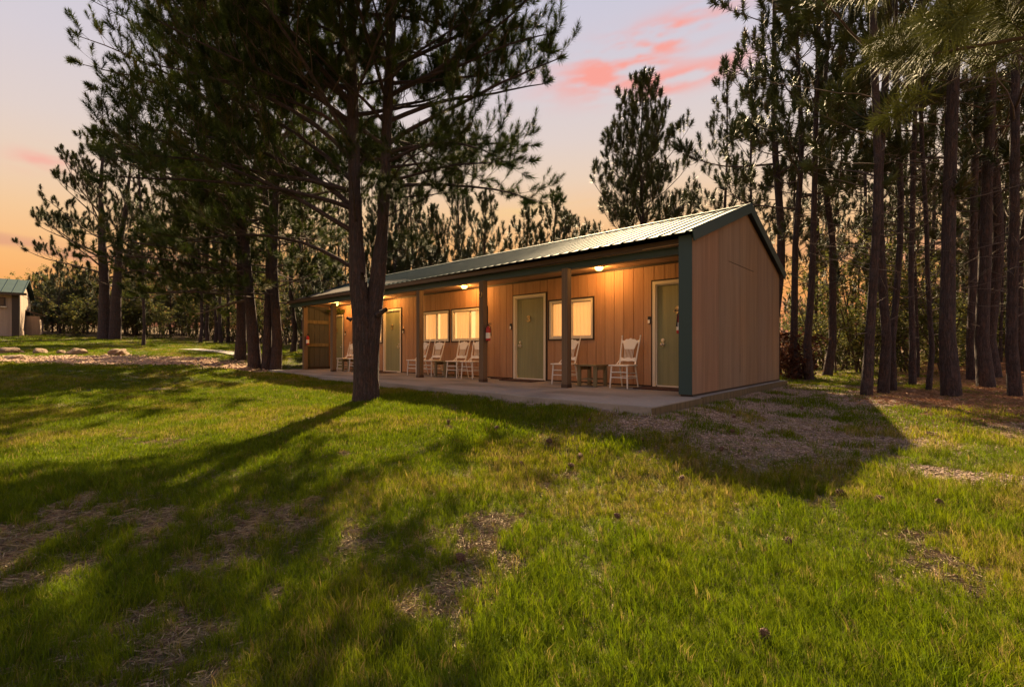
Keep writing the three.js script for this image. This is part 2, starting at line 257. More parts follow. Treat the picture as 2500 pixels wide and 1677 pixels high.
doors.forEach(([a, b, side], i) => {
  const d = sub('door', cabin);
  mesh('trim', merge([cbox(a - 0.032, a, 0.004, 2.165, WV - 0.024, WV + 0.02), cbox(b, b + 0.032, 0.004, 2.165, WV - 0.024, WV + 0.02), cbox(a, b, 2.133, 2.165, WV - 0.024, WV + 0.02)]), mDarkTrim, d);
  mesh('frame', merge([cbox(a, a + 0.062, 0.006, 2.132, WV - 0.03, WV + 0.08), cbox(b - 0.062, b, 0.006, 2.132, WV - 0.03, WV + 0.08), cbox(a + 0.062, b - 0.062, 2.07, 2.132, WV - 0.03, WV + 0.08), cbox(a + 0.062, a + 0.085, 0.006, 2.07, WV + 0.0, WV + 0.08), cbox(b - 0.085, b - 0.062, 0.006, 2.07, WV, WV + 0.08), cbox(a + 0.085, b - 0.085, 2.047, 2.07, WV, WV + 0.08), cbox(a + 0.085, b - 0.085, 0.006, 0.04, WV - 0.01, WV + 0.08)]), mCream, d);
  mesh('leaf', cbox(a + 0.088, b - 0.088, 0.043, 2.044, WV + 0.03, WV + 0.07), mDoor, d);
  const hu = side > 0 ? b - 0.20 : a + 0.16, ring = (r, l, y, u = hu) => new THREE.CylinderGeometry(r, r * 1.06, l, 20).rotateX(Math.PI / 2).translate(...at(u, y, WV + 0.03 - l / 2));
  mesh('deadbolt', merge([ring(0.036, 0.022, 0.945), ring(0.018, 0.045, 0.945)]), mSteel, d);
  mesh('handle', merge([ring(0.036, 0.018, 0.855), ring(0.014, 0.06, 0.855), new THREE.SphereGeometry(0.03, 16, 10).scale(1, 1, 0.8).translate(...at(hu, 0.855, WV - 0.045))]), mSteel, d);
  const t = new TextGeometry(String(4 - i), { font, size: 0.15, depth: 0.014, curveSegments: 6, bevelEnabled: true, bevelSize: 0.003, bevelThickness: 0.003, bevelSegments: 1 });
  t.computeBoundingBox(); t.translate(-(t.boundingBox.max.x + t.boundingBox.min.x) / 2, 0, 0); t.translate(-(a + b) / 2 - (0.04), 1.46, -(WV + 0.012));
  mesh('number', t, mBrass, d);
});
windows.forEach(([a, b], i) => {
  const w = sub('window', cabin), y0 = 0.975, y1 = 1.955, r = (x0, x1, q0, q1, t, f, k) => [cbox(x0, x1, q0, q0 + t, f, k), cbox(x0, x1, q1 - t, q1, f, k), cbox(x0, x0 + t, q0 + t, q1 - t, f, k), cbox(x1 - t, x1, q0 + t, q1 - t, f, k)];
  mesh('trim', merge(r(a - 0.02, b + 0.02, y0, y1, 0.036, WV - 0.024, WV + 0.02)), mDarkTrim, w);
  mesh('frame', merge(r(a + 0.016, b - 0.016, y0 + 0.036, y1 - 0.036, 0.052, WV - 0.018, WV + 0.07)), mCream, w);
  const c = (a + b) / 2, i0 = a + 0.068, i1 = b - 0.068, j0 = y0 + 0.088, j1 = y1 - 0.088;
  mesh('mullion', cbox(c - 0.02, c + 0.02, j0, j1, WV + 0.012, WV + 0.05), mCream, w);
  mesh('pane', cbox(i0, c - 0.02, j0, j1, WV + 0.028, WV + 0.031), mGlass, w); mesh('pane', cbox(c + 0.02, i1, j0, j1, WV + 0.028, WV + 0.031), mGlass, w);
  const curtain = (u0, u1, ph) => { const g = new THREE.PlaneGeometry(u1 - u0, j1 - j0 + 0.1, 70, 6), p = g.attributes.position; for (let k = 0; k < p.count; k++) { const x = p.getX(k), y = p.getY(k); p.setZ(k, 0.011 * Math.sin(x * 62 + ph + 0.5 * Math.sin(y * 3 + ph)) + 0.006 * Math.sin(x * 141 + ph * 2 + y)); } g.computeVertexNormals(); g.translate(-(u0 + u1) / 2, (j0 + j1) / 2, -(WV + 0.078)); mesh('curtain', g, mCurtain, w); };
  const open = [0.0, 0.16, 0.10, 0.1][i];
  curtain(i0 - 0.03, c - 0.02 - open, i); curtain(c + 0.0, i1 + 0.03 - open * 0.5, i + 2);
  mesh('sash', merge([...r(i0, c - 0.02, j0, j1, 0.024, WV + 0.034, WV + 0.055), ...r(c + 0.02, i1, j0, j1, 0.024, WV + 0.034, WV + 0.055)]), mCream, w);
  mesh('lit_window_room', cbox(i0 - 0.06, i1 + 0.06, j0 - 0.06, j1 + 0.06, WV + 0.108, WV + 0.118), mRoom, w);
});
{ // posts, beam, gutter
  const us = [2.466, 4.90, 7.43, 9.98, 12.55];
  for (const u of us) { mesh('post', rbox(0.142, 2.362, 0.142, 0.008, -(u + 0.071), 1.187, -(vf(u) + 0.071)), mPost, cabin); mesh('post_base', box(0.15, 0.07, 0.15, -(u + 0.071), 0.036, -(vf(u) + 0.071)), mGutter, cabin); }
  mesh('post', cbox(LEN - 0.30, LEN - 0.16, 0.002, 2.37, vf(LEN) + 0.02, vf(LEN) + 0.16), mPost, cabin);
  const run = (u0, u1, y0, y1, v0, v1) => { const l = (u1 - u0), g = box(l, y1 - y0, v1 - v0, 0, (y0 + y1) / 2, -(v0 + v1) / 2); g.rotateY(Math.atan(0.02)); g.translate(-(u0 + u1) / 2, 0, -vf((u0 + u1) / 2)); return g; };
  mesh('beam', run(0.19, LEN - 0.02, 2.372, 2.512, -0.028, 0.113), mTeal, cabin);
  mesh('gutter', merge([run(0.04, LEN + 0.06, 2.502, 2.515, -0.16, -0.03), run(0.04, LEN + 0.06, 2.515, 2.592, -0.168, -0.155), run(0.04, LEN + 0.06, 2.592, 2.600, -0.175, -0.150)]), mGutter, cabin);
  // near end wall: teal corner board, inner lining, gable panels
  mesh('corner_board', cbox(-0.022, 0.192, 0.03, 2.60, -0.03, -0.005), mTeal, cabin);
  mesh('end_lining', cbox(0.172, 0.192, 0.004, 2.50, 0, WV - 0.03), std({ color: rgb(0.25, 0.24, 0.21), roughness: 0.8, map: rep(tGrain, 1, 0.5) }), cabin);
  mesh('end_frame', cbox(0.004, 0.170, 0.004, 2.58, 0, DEEP), mDarkTrim, cabin);
  const top = (v) => v < RIDGE ? mix(2.575, 3.56, v / RIDGE) : mix(3.56, 2.60, (v - RIDGE) / (DEEP - RIDGE));
  const edges = [0, 1.22, 2.44, 3.66, 4.88, DEEP];
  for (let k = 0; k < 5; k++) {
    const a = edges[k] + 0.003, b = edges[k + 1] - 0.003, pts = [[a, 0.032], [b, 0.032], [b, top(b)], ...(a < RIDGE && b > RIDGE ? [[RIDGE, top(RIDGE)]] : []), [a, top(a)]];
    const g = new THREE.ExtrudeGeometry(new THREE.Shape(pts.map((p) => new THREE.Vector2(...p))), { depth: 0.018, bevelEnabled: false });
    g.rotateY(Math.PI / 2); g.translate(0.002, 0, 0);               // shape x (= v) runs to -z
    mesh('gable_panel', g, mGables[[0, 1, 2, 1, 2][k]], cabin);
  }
  mesh('gable_panel_backing', (() => { const g = new THREE.ExtrudeGeometry(new THREE.Shape([[0, 0.05], [DEEP, 0.05], [DEEP, 2.58], [RIDGE, 3.54], [0, 2.56]].map((p) => new THREE.Vector2(...p))), { depth: 0.003, bevelEnabled: false }); g.rotateY(Math.PI / 2); g.translate(-0.0035, 0, 0); return g; })(), mDarkTrim, cabin);
  const flash = box(0.006, 0.008, 1.585, 0.0225, 2.417, -2.546); mesh('seam', flash, mDarkTrim, cabin);
  mesh('crack', merge([box(0.004, 0.24, 0.008, 0.0205, 0.42, -2.44), box(0.004, 0.15, 0.006, 0.0205, 0.60, -2.436)]), mDarkTrim, cabin);
  const mForm = std({ color: rgb(0.20, 0.155, 0.085), map: rep(tPost, 1, 0.5), roughness: 0.9 });
  mesh('form_board', cbox(-0.178, -0.146, -0.20, -0.018, -1.69, 0.02), mForm, cabin); mesh('form_board', cbox(-0.182, -0.148, -0.17, 0.0, 0.03, DEEP + 0.1), mForm, cabin);
  mesh('base_flashing', cbox(-0.03, 0.0, 0.006, 0.031, 0, DEEP), mDarkTrim, cabin);
  mesh('back_corner_board', cbox(-0.026, 0.1, 0.004, 2.6, DEEP + 0.001, DEEP + 0.03), mDarkTrim, cabin);
  // far end wall with its bare framing seen from the porch, and the back wall
  mesh('end_wall', cbox(LEN - 0.02, LEN + 0.02, 0.004, 2.60, vf(LEN) + 0.10, DEEP), siding[1], cabin);
  const inner = std({ color: rgb(0.12, 0.118, 0.105), roughness: 0.85, map: rep(tGrain, 1, 0.5) }), pale = std({ color: rgb(0.27, 0.215, 0.125), roughness: 0.85, map: rep(tPost, 1, 0.6) });
  for (let k = 0, v = 0.42; v < WV - 0.03; v += 0.213, k++) mesh('lining_board', cbox(LEN - 0.045, LEN - 0.022, 0.1, 2.48, v + 0.005, Math.min(v + 0.208, WV - 0.03)), inner, cabin);
  for (const y of [0.88, 1.78]) mesh('girt', cbox(LEN - 0.085, LEN - 0.046, y, y + 0.135, 0.47, WV - 0.03), pale, cabin);
  mesh('sill_plate', cbox(LEN - 0.10, LEN - 0.046, 0.004, 0.1, 0.47, WV - 0.03), mDarkTrim, cabin);
  mesh('end_post', cbox(LEN - 0.15, LEN - 0.022, 0.004, 2.48, vf(LEN) + 0.165, vf(LEN) + 0.21), mDarkTrim, cabin);
  mesh('back_wall', cbox(0.02, LEN - 0.02, 0.004, 2.6, DEEP - 0.04, DEEP), siding[0], cabin);
  for (const [u0] of [[LEN - 0.01]]) { const g = new THREE.ExtrudeGeometry(new THREE.Shape([[0.4, 2.6], [DEEP, 2.6], [RIDGE, 3.55]].map((p) => new THREE.Vector2(...p))), { depth: 0.03, bevelEnabled: false }); g.rotateY(Math.PI / 2); g.translate(-u0, 0, 0); mesh('far_gable', g, siding[1], cabin); }
}
{ // ribbed metal roof sheets: eave at the gutter, ridge, back eave
  const rise = 0.021, U0 = -0.10, U1 = LEN + 0.12, sheet = 0.9144;
  const prof = (x) => { const k = ((x % 0.2286) + 0.2286) % 0.2286, c = Math.min(k, 0.2286 - k); return c < 0.009 ? rise : c < 0.022 ? rise * (0.022 - c) / 0.013 : 0; };
  const EY = 2.612, RY = 3.705, BY = 2.64;
  const roofGeo = (a, b, back) => {
    const xs = [a, b];
    for (let k = Math.floor(a / 0.2286) - 1; k <= Math.ceil(b / 0.2286) + 1; k++) for (const o of [-0.022, -0.009, 0.009, 0.022]) { const x = k * 0.2286 + o; if (x > a + 0.001 && x < b - 0.001) xs.push(x); }
    xs.sort((p, q) => p - q);
    const P = [], I = [], n = 7, U = [];
    for (let j = 0; j <= n; j++) for (const x of xs) { const t = j / n, v0 = back ? DEEP + 0.25 : vf(x) - 0.19, v = mix(v0, RIDGE, t), y = mix(back ? BY : EY, RY, t) + prof(x) - (j === 0 ? 0.0 : 0) + 0.002 * noise(x * 3, t * 6); P.push(-x, y, -v); U.push(x * 0.4, v * 0.4); }
    const w = xs.length;
    for (let j = 0; j < n; j++) for (let i = 0; i < w - 1; i++) { const o = j * w + i; back ? I.push(o, o + w, o + 1, o + 1, o + w, o + w + 1) : I.push(o, o + 1, o + w, o + 1, o + w + 1, o + w); }
    const g = new THREE.BufferGeometry(); g.setAttribute('position', new THREE.Float32BufferAttribute(P, 3)); g.setAttribute('uv', new THREE.Float32BufferAttribute(U, 2)); g.setIndex(I);
    const q = g.toNonIndexed(); q.computeVertexNormals(); return q;
  };
  for (let u = U0; u < U1 - 0.05; u += sheet) for (const back of [false, true]) mesh('roof_sheet', roofGeo(u, Math.min(u + sheet + 0.004, U1), back), mRoof, cabin);
  const capL = U1 - U0, cap = (s) => { const g = box(capL, 0.006, 0.17, 0, 0, 0); g.rotateX(s * Math.atan(0.36)); g.translate(-(U0 + U1) / 2, RY + 0.006, -RIDGE + s * 0.079); return g; };
  mesh('ridge_cap', merge([cap(1), cap(-1)]), mRoof, cabin);
  const rake = (u, v0, y0, v1, y1, t) => { const l = Math.hypot(v1 - v0, y1 - y0), g = box(t, 0.20, l); g.rotateX(Math.atan2(y1 - y0, v1 - v0)); g.translate(-u, (y0 + y1) / 2 - 0.078, -(v0 + v1) / 2); return g; };
  mesh('rake_trim', merge([rake(-0.108, -0.19, EY + 0.02, RIDGE, RY + 0.022, 0.018), rake(-0.1085, DEEP + 0.25, BY + 0.02, RIDGE, RY + 0.022, 0.016)]), mTeal, cabin);
  const under2 = (v0, y0, v1, y1) => { const l = Math.hypot(v1 - v0, y1 - y0), g = box(capL - 0.02, 0.02, l); g.rotateX(Math.atan2(y1 - y0, v1 - v0)); g.translate(-(U0 + U1) / 2, (y0 + y1) / 2 - 0.03, -(v0 + v1) / 2); return g; };
  mesh('roof_deck', merge([under2(0.16, EY + 0.10, RIDGE, RY - 0.005), under2(DEEP + 0.2, BY, RIDGE, RY - 0.012)]), mDarkTrim, cabin);
  mesh('rake_trim', rake(LEN + 0.128, -0.19 + vf(LEN), EY + 0.02, RIDGE, RY + 0.022, 0.018), mTeal, cabin);
}

// ---------------------------------------------------------------- things on the porch
const onPorch = (o, u, v, turn = 0, y = 0.001) => place(o, u, y, v, turn);
[[2.32, 'round amber ceiling lamp on the porch next to the door nearest the camera', 1], [6.55, 'round amber ceiling lamp on the porch above the paired windows', 1], [10.66, 'round amber ceiling lamp on the porch above door two', 1], [13.75, 'round amber ceiling lamp at the far end of the porch', 1]].forEach(([u, label]) => {
  const l = onPorch(thing('ceiling_lamp', label, 'lamp', 'porch ceiling lamps'), u, 0.98, 0, 2.5);
  mesh('base_plate', new THREE.CylinderGeometry(0.098, 0.104, 0.022, 32).translate(0, -0.012, 0), mCream, l);
  const prof = [[0, -0.095], [0.04, -0.09], [0.07, -0.075], [0.085, -0.05], [0.088, -0.024]].map((p) => new THREE.Vector2(...p));
  mesh('lamp_glass', new THREE.LatheGeometry(prof, 28), mLampGlow, l);
  const p = new THREE.PointLight(new THREE.Color().setRGB(1, 0.47, 0.12), 0.86); p.position.set(0, -0.07, 0); p.castShadow = true; p.shadow.radius = 3; p.name = 'porch_bulb'; l.add(p);
});
function makeChair() {
  const o = new THREE.Group(), cyl = (a, b, r0, r1, n = 8) => { const A = V(...a), B = V(...b); return tube([A, A.clone().lerp(B, 0.33), A.clone().lerp(B, 0.66), B], [r0, mix(r0, r1, 0.33) * 1.1, mix(r0, r1, 0.66) * 1.05, r1], n); };
  const bz = (y) => y < 0.45 ? -0.20 - (0.45 - y) * 0.22 : -0.20 - (y - 0.45) * 0.30, bx = (y) => y < 0.45 ? 0.165 : 0.165 + (y - 0.45) * 0.06;
  mesh('seat', rbox(0.43, 0.028, 0.42, 0.012, 0, 0.445, 0.0), mWhite, o);
  for (const s of [-1, 1]) {
    mesh('leg', cyl([s * 0.185, 0, 0.185], [s * 0.165, 0.435, 0.16], 0.013, 0.018), mWhite, o);
    mesh('leg', cyl([s * 0.175, 0, bz(0) - 0.02], [s * 0.165, 0.435, bz(0.44)], 0.013, 0.017), mWhite, o);
    const post = [0.40, 0.46, 0.52, 0.7, 0.9, 1.03].map((y) => V(s * bx(y), y, bz(y) + (y < 0.5 ? 0.012 : 0)));
    mesh('back_post', merge([tube(post, [0.016, 0.018, 0.017, 0.016, 0.015, 0.009], 8), new THREE.SphereGeometry(0.016, 10, 8).translate(s * bx(1.03), 1.035, bz(1.03))]), mWhite, o);
    mesh('arm_brace', tube([V(s * 0.195, 0.452, -0.10), V(s * 0.20, 0.475, -0.155), V(s * bx(0.56), 0.56, bz(0.56))], [0.012, 0.011, 0.008], 6), mWhite, o);
    for (const y of [0.20, 0.30]) mesh('side_stretcher', cyl([s * 0.176, y, 0.17], [s * 0.17, y - 0.01, bz(y) - 0.01], 0.009, 0.009), mWhite, o);
  }
  for (const y of [0.21, 0.315]) mesh('front_stretcher', cyl([-0.175, y, 0.175], [0.175, y, 0.175], 0.010, 0.010), mWhite, o);
  mesh('rear_stretcher', cyl([-0.17, 0.22, bz(0.22)], [0.17, 0.22, bz(0.22)], 0.009, 0.009), mWhite, o);
  const tilt = Math.atan(0.30), panel = (pts, y) => { const g = new THREE.ExtrudeGeometry(new THREE.Shape(pts.map((p) => new THREE.Vector2(...p))), { depth: 0.014, bevelEnabled: true, bevelSize: 0.003, bevelThickness: 0.003, bevelSegments: 1 }); g.rotateX(-tilt); g.translate(0, y, bz(y)); return g; };
  const crest = []; for (let k = 0; k <= 28; k++) { const x = mix(-0.178, 0.178, k / 28); crest.push([x, 0.20 + 0.02 * Math.cos(x * 17.6) + 0.009 * Math.cos(x * 70)]); }
  for (let k = 0; k <= 20; k++) { const x = mix(0.178, -0.178, k / 20), a = Math.abs(x); crest.push([x, a > 0.14 ? 0.115 + 0.02 * Math.sin((a - 0.14) * 70) : a > 0.105 ? mix(0, 0.115, (a - 0.105) / 0.035) : 0]); }
  mesh('crest_panel', panel(crest, 0.765), mWhite, o);
  const low = []; for (let k = 0; k <= 20; k++) { const x = mix(-0.15, 0.15, k / 20); low.push([x, 0.062 + 0.012 * Math.cos(x * 42)]); } for (let k = 0; k <= 20; k++) { const x = mix(0.15, -0.15, k / 20); low.push([x, -0.004 * Math.cos(x * 42)]); }
  mesh('lower_rail', panel(low, 0.525), mWhite, o);
  for (let k = 0; k < 7; k++) { const x = mix(-0.092, 0.092, k / 6); mesh('spindle', cyl([x * 0.95, 0.575, bz(0.575) + 0.008], [x * 1.05, 0.78, bz(0.78) + 0.008], 0.0065, 0.0065, 6), mWhite, o); }
  return o;
}
const chair0 = makeChair();
[[1.68, 0.83, 0.05, 'white spindle-back chair between the low table and the nearest door'], [3.10, 0.80, 0.06, 'white spindle-back chair partly hidden by the porch post before the single window'], [6.14, 0.86, 0.16, 'white spindle-back chair beside the post that carries an extinguisher'], [6.76, 0.87, 0.14, 'white spindle-back chair under the paired windows, right of the small table'], [7.86, 0.88, 0.14, 'white spindle-back chair under the paired windows, left of the small table'], [8.55, 0.86, 0.14, 'white spindle-back chair mostly hidden by the porch post near door two'], [11.93, 0.82, 0.14, 'white spindle-back chair half hidden behind the big pine trunk'], [12.82, 0.84, 0.14, 'white spindle-back chair next to the farthest green door']].forEach(([u, v, turn, label], i) => {
  const c = i ? chair0.clone() : chair0; c.name = numbered('spindle_chair'); scene.add(c); tag(c, label, 'chair', 'white chairs on the porch'); onPorch(c, u, v, turn);
});
function makeTable() {
  const o = new THREE.Group();
  mesh('table_top', merge([-0.176, -0.059, 0.059, 0.176].map((x) => box(0.112, 0.026, 0.52, x, 0.432, 0))), mTable, o);
  for (const x of [-0.19, 0.19]) for (const z of [-0.2, 0.2]) mesh('leg', box(0.078, 0.418, 0.036, x, 0.209, z), mTable, o);
  for (const x of [-0.19, 0.19]) mesh('side_rail', box(0.03, 0.07, 0.36, x, 0.375, 0), mTable, o);
  mesh('shelf', box(0.30, 0.022, 0.40, 0, 0.15, 0), mTable, o);
  return o;
}
const table0 = makeTable();
[[2.37, 0.80, 'low olive wooden table between two white chairs nearest the camera'], [7.29, 0.95, 'low olive wooden table between the chairs under the paired windows'], [12.38, 0.84, 'low olive wooden table between the two farthest chairs']].forEach(([u, v, label], i) => { const c = i ? table0.clone() : table0; c.name = numbered('side_table'); scene.add(c); tag(c, label, 'table', 'small tables on the porch'); onPorch(c, u, v, 0.03); });
[[0.86, 1.05, 1.15, 0.58, 'dark reddish doormat at the door nearest the camera'], [4.55, 1.06, 1.0, 0.55, 'dark reddish doormat at the door numbered three'], [10.75, 1.08, 1.0, 0.5, 'dark reddish doormat at the door behind the big pine trunk']].forEach(([u, v, w, d, label]) => { const m = mesh('doormat', rbox(w, 0.022, d, 0.009, 0, 0.012, 0), mMat); onPorch(tag(m, label, 'doormat', 'doormats on the porch'), u, v, 0.02); });
{ const m = mesh('boot_tray', rbox(0.45, 0.035, 0.26, 0.012, 0, 0.018, 0), mMat); onPorch(tag(m, 'small dark tray left of the doormat at door three', 'tray'), 5.5, 1.28); }
const bell = (u, y, label) => { const b = onPorch(thing('entry_keypad', label, 'keypad', 'keypads beside the doors'), u, WV - 0.004, 0, y); mesh('housing', rbox(0.06, 0.15, 0.028, 0.008, 0, 0, 0.012), mBlack, b); mesh('button_panel', rbox(0.046, 0.075, 0.012, 0.004, 0, -0.03, 0.03), mWhite, b); };
bell(1.43, 1.36, 'small black and white keypad by the nearest door'); bell(5.275, 1.36, 'small black and white keypad by the door numbered three'); bell(10.09, 1.37, 'small black and white keypad right of the second farthest door'); bell(13.93, 1.39, 'small black and white keypad by the farthest door');
function extinguisher(label, u, v, y, turn) {
  const e = onPorch(thing('fire_extinguisher', label, 'extinguisher', 'fire extinguishers on the porch'), u, v, turn, y), L = (a, s = 20) => new THREE.LatheGeometry(a.map((p) => new THREE.Vector2(...p)), s);
  mesh('cylinder', L([[0, 0], [0.05, 0.004], [0.056, 0.02], [0.056, 0.27], [0.05, 0.30], [0.028, 0.325], [0.018, 0.335], [0.018, 0.35]]), mRed, e);
  mesh('label', L([[0.0568, 0.06], [0.0568, 0.19]]), mWhite, e);
  mesh('valve', merge([box(0.03, 0.04, 0.03, 0, 0.365, 0), box(0.025, 0.014, 0.13, 0, 0.385, 0.03), box(0.02, 0.012, 0.12, 0, 0.41, 0.035)]), mBlack, e);
  mesh('hose', tube([V(0.02, 0.36, 0), V(0.07, 0.33, 0.01), V(0.072, 0.22, 0.02), V(0.066, 0.12, 0.03)], [0.009, 0.009, 0.009, 0.012], 8), mBlack, e);
  mesh('bracket', box(0.04, 0.28, 0.02, 0, 0.17, -0.062), mBlack, e);
}
extinguisher('red fire extinguisher on the teal corner wall by the nearest door', 0.265, 0.20, 1.02, -Math.PI / 2);
extinguisher('red fire extinguisher on the post between door three and the paired windows', 4.825, 0.19, 0.96, Math.PI / 2);
extinguisher('red fire extinguisher on the far corner post of the porch', LEN - 0.41, 0.42, 0.95, Math.PI / 2);
{ // horseshoe hung on the post, chain with snap hooks on the corner wall
  const arc = []; for (let k = 0; k <= 14; k++) { const a = -0.6 - (Math.PI * 2 - 1.2) * k / 14 + Math.PI / 2 + 0.6 - 0.6; arc.push(V(Math.cos(a) * 0.04, Math.sin(a) * 0.065, 0)); }
  const h = mesh('horseshoe', tube(arc, arc.map(() => 0.009), 8), mBrass); onPorch(tag(h, 'small worn horseshoe hung high on the weathered porch post', 'horseshoe'), 4.975, vf(4.9) - 0.011, 0, 2.05);
  const c = thing('chain', 'short metal chain hanging on the inside of the teal corner wall', 'chain'); onPorch(c, 0.202, 0.06, 0, 1.50);
  for (let k = 0; k < 9; k++) mesh('link', new THREE.TorusGeometry(0.013, 0.004, 6, 12).scale(1, 1.5, 1).rotateY(k % 2 ? Math.PI / 2 : 0).translate(-0.008, k * 0.03, 0), mSteel, c);
  mesh('snap_hook', new THREE.TorusGeometry(0.022, 0.006, 6, 14).scale(1, 1.8, 1).translate(-0.008, -0.05, 0), mSteel, c);
}

// ---------------------------------------------------------------- far cabin at the edge of the lawn
{
  const c = thing('far_cabin', 'distant tan cabin with teal metal roof at the edge of the lawn', 'building'), X = -30.7, Z = 29.0, y = lay(X, Z) - 0.1;
  c.position.set(X, y, -Z); c.rotation.y = 0.70;
  const wall = std({ color: rgb(0.55, 0.41, 0.34), roughness: 0.85, map: rep(tGable, 0.3, 0.3), bumpMap: rep(tGableB, 0.4, 0.2), bumpScale: 0.01 });
  mesh('wall', box(8, 2.75, 4.6, -4, 1.375, -2.3), wall, c);
  for (const [x, z] of [[0.02, -0.14], [0.02, -4.46]]) mesh('corner_board', box(0.06, 2.75, 0.3, x, 1.375, z), mDarkTrim, c);
  mesh('corner_board', box(0.3, 2.75, 0.06, -0.13, 1.375, 0.02), mDarkTrim, c);
  mesh('side_wall', box(0.05, 2.7, 4.0, 0.02, 1.36, -2.3), wall, c);
  const w = sub('window', c); mesh('frame', box(1.2, 0.55, 0.06, -1.15, 2.2, 0.02), mDarkTrim, w); mesh('pane', box(1.08, 0.43, 0.03, -1.15, 2.2, 0.05), std({ color: rgb(0.03, 0.035, 0.04), roughness: 0.08 }), w); mesh('sill', box(1.3, 0.06, 0.12, -1.15, 1.89, 0.05), mCream, w);
  for (let k = 0; k < 18; k++) { const x = 0.25 - k * 0.46; for (const s of [1, -1]) { const g = merge([box(0.452, 0.02, 2.9), box(0.035, 0.05, 2.9, 0.21, 0.02, 0)]); g.rotateX(s * 0.40); g.translate(x - 0.22, 3.28, -2.3 + s * 1.36); mesh('roof_sheet', g, mRoof, c); } }
  mesh('fascia', box(8.6, 0.16, 0.04, -3.9, 2.70, 0.36), mGutter, c);
  const gb = new THREE.ExtrudeGeometry(new THREE.Shape([[0, 2.74], [4.6, 2.74], [2.3, 3.7]].map((p) => new THREE.Vector2(...p))), { depth: 0.04, bevelEnabled: false }); gb.rotateY(Math.PI / 2); mesh('gable', gb, wall, c);
  const low = merge([box(0.7, 1.5, 2.0, 0.37, 0.75, -3.4)]); mesh('lean_to', low, wall, c); const lr = box(1.0, 0.06, 2.2); lr.rotateZ(-0.35); lr.translate(0.45, 1.72, -3.4); mesh('lean_to_roof', lr, mGutter, c);
}

// ---------------------------------------------------------------- trees
const nm = new THREE.Matrix4(), qt = new THREE.Quaternion(), UPV = V(0, 1, 0);
function shootGeo(n, len, nl, w, seed, spread = [0.45, 1.15], droop = 0, seg = 1) {   // a twig tip with its needles, along +y
  const r = rngOf(seed), P = [], dir = V(0, 0, 0), side = V(0, 0, 0);
  for (let i = 0; i < n; i++) {
    const t = (i + r()) / n, a = i * 2.39996 + r() * 0.6, th = mix(spread[1], spread[0], t) + (r() - 0.5) * 0.3, l = nl * mix(0.75, 1.1, r()) * mix(1, 0.85, t);
    dir.set(Math.sin(th) * Math.cos(a), Math.cos(th), Math.sin(th) * Math.sin(a)); side.set(-Math.sin(a) + (r() - 0.5), (r() - 0.5) * 0.5, Math.cos(a) + (r() - 0.5)).normalize().multiplyScalar(w / 2);
    const b = V(0, t * len, 0);
    if (seg === 1) { const e = b.clone().addScaledVector(dir, l); P.push(b.x + side.x, b.y + side.y, b.z + side.z, b.x - side.x, b.y - side.y, b.z - side.z, e.x, e.y, e.z); }
    else { const m = b.clone().addScaledVector(dir, l * 0.5), e = m.clone().addScaledVector(dir, l * 0.5); m.y -= droop * l * 0.12; e.y -= droop * l * 0.5; P.push(b.x + side.x, b.y + side.y, b.z + side.z, b.x - side.x, b.y - side.y, b.z - side.z, m.x + side.x, m.y + side.y, m.z + side.z, b.x - side.x, b.y - side.y, b.z - side.z, m.x - side.x, m.y - side.y, m.z - side.z, m.x + side.x, m.y + side.y, m.z + side.z, m.x + side.x, m.y + side.y, m.z + side.z, m.x - side.x, m.y - side.y, m.z - side.z, e.x, e.y, e.z); }
  }
  const g = new THREE.BufferGeometry(); g.setAttribute('position', new THREE.Float32BufferAttribute(P, 3)); g.computeVertexNormals(); return g;
}
function path(start, az, el, L, r, o = {}) {                   // a branch: bends up (or down) along its way and wanders
  const n = o.n || 6, pts = [start.clone()], p = start.clone(); let a = az, e = el;
  for (let i = 1; i <= n; i++) { e += (o.up || 0) / n + (r() - 0.5) * (o.wob ?? 0.16); a += (r() - 0.5) * (o.wob ?? 0.16) * 1.4; p.x += Math.cos(e) * Math.cos(a) * L / n; p.y += Math.sin(e) * L / n; p.z += Math.cos(e) * Math.sin(a) * L / n; pts.push(p.clone()); }
  return { pts, az: a, el: e };
}
const pick = (pts, t) => { const f = clamp(t, 0, 0.999) * (pts.length - 1), i = Math.floor(f); return pts[i].clone().lerp(pts[i + 1], f - i); };
const way = (pts, t) => { const f = clamp(t, 0, 0.999) * (pts.length - 1), i = Math.floor(f); return pts[i + 1].clone().sub(pts[i]).normalize(); };
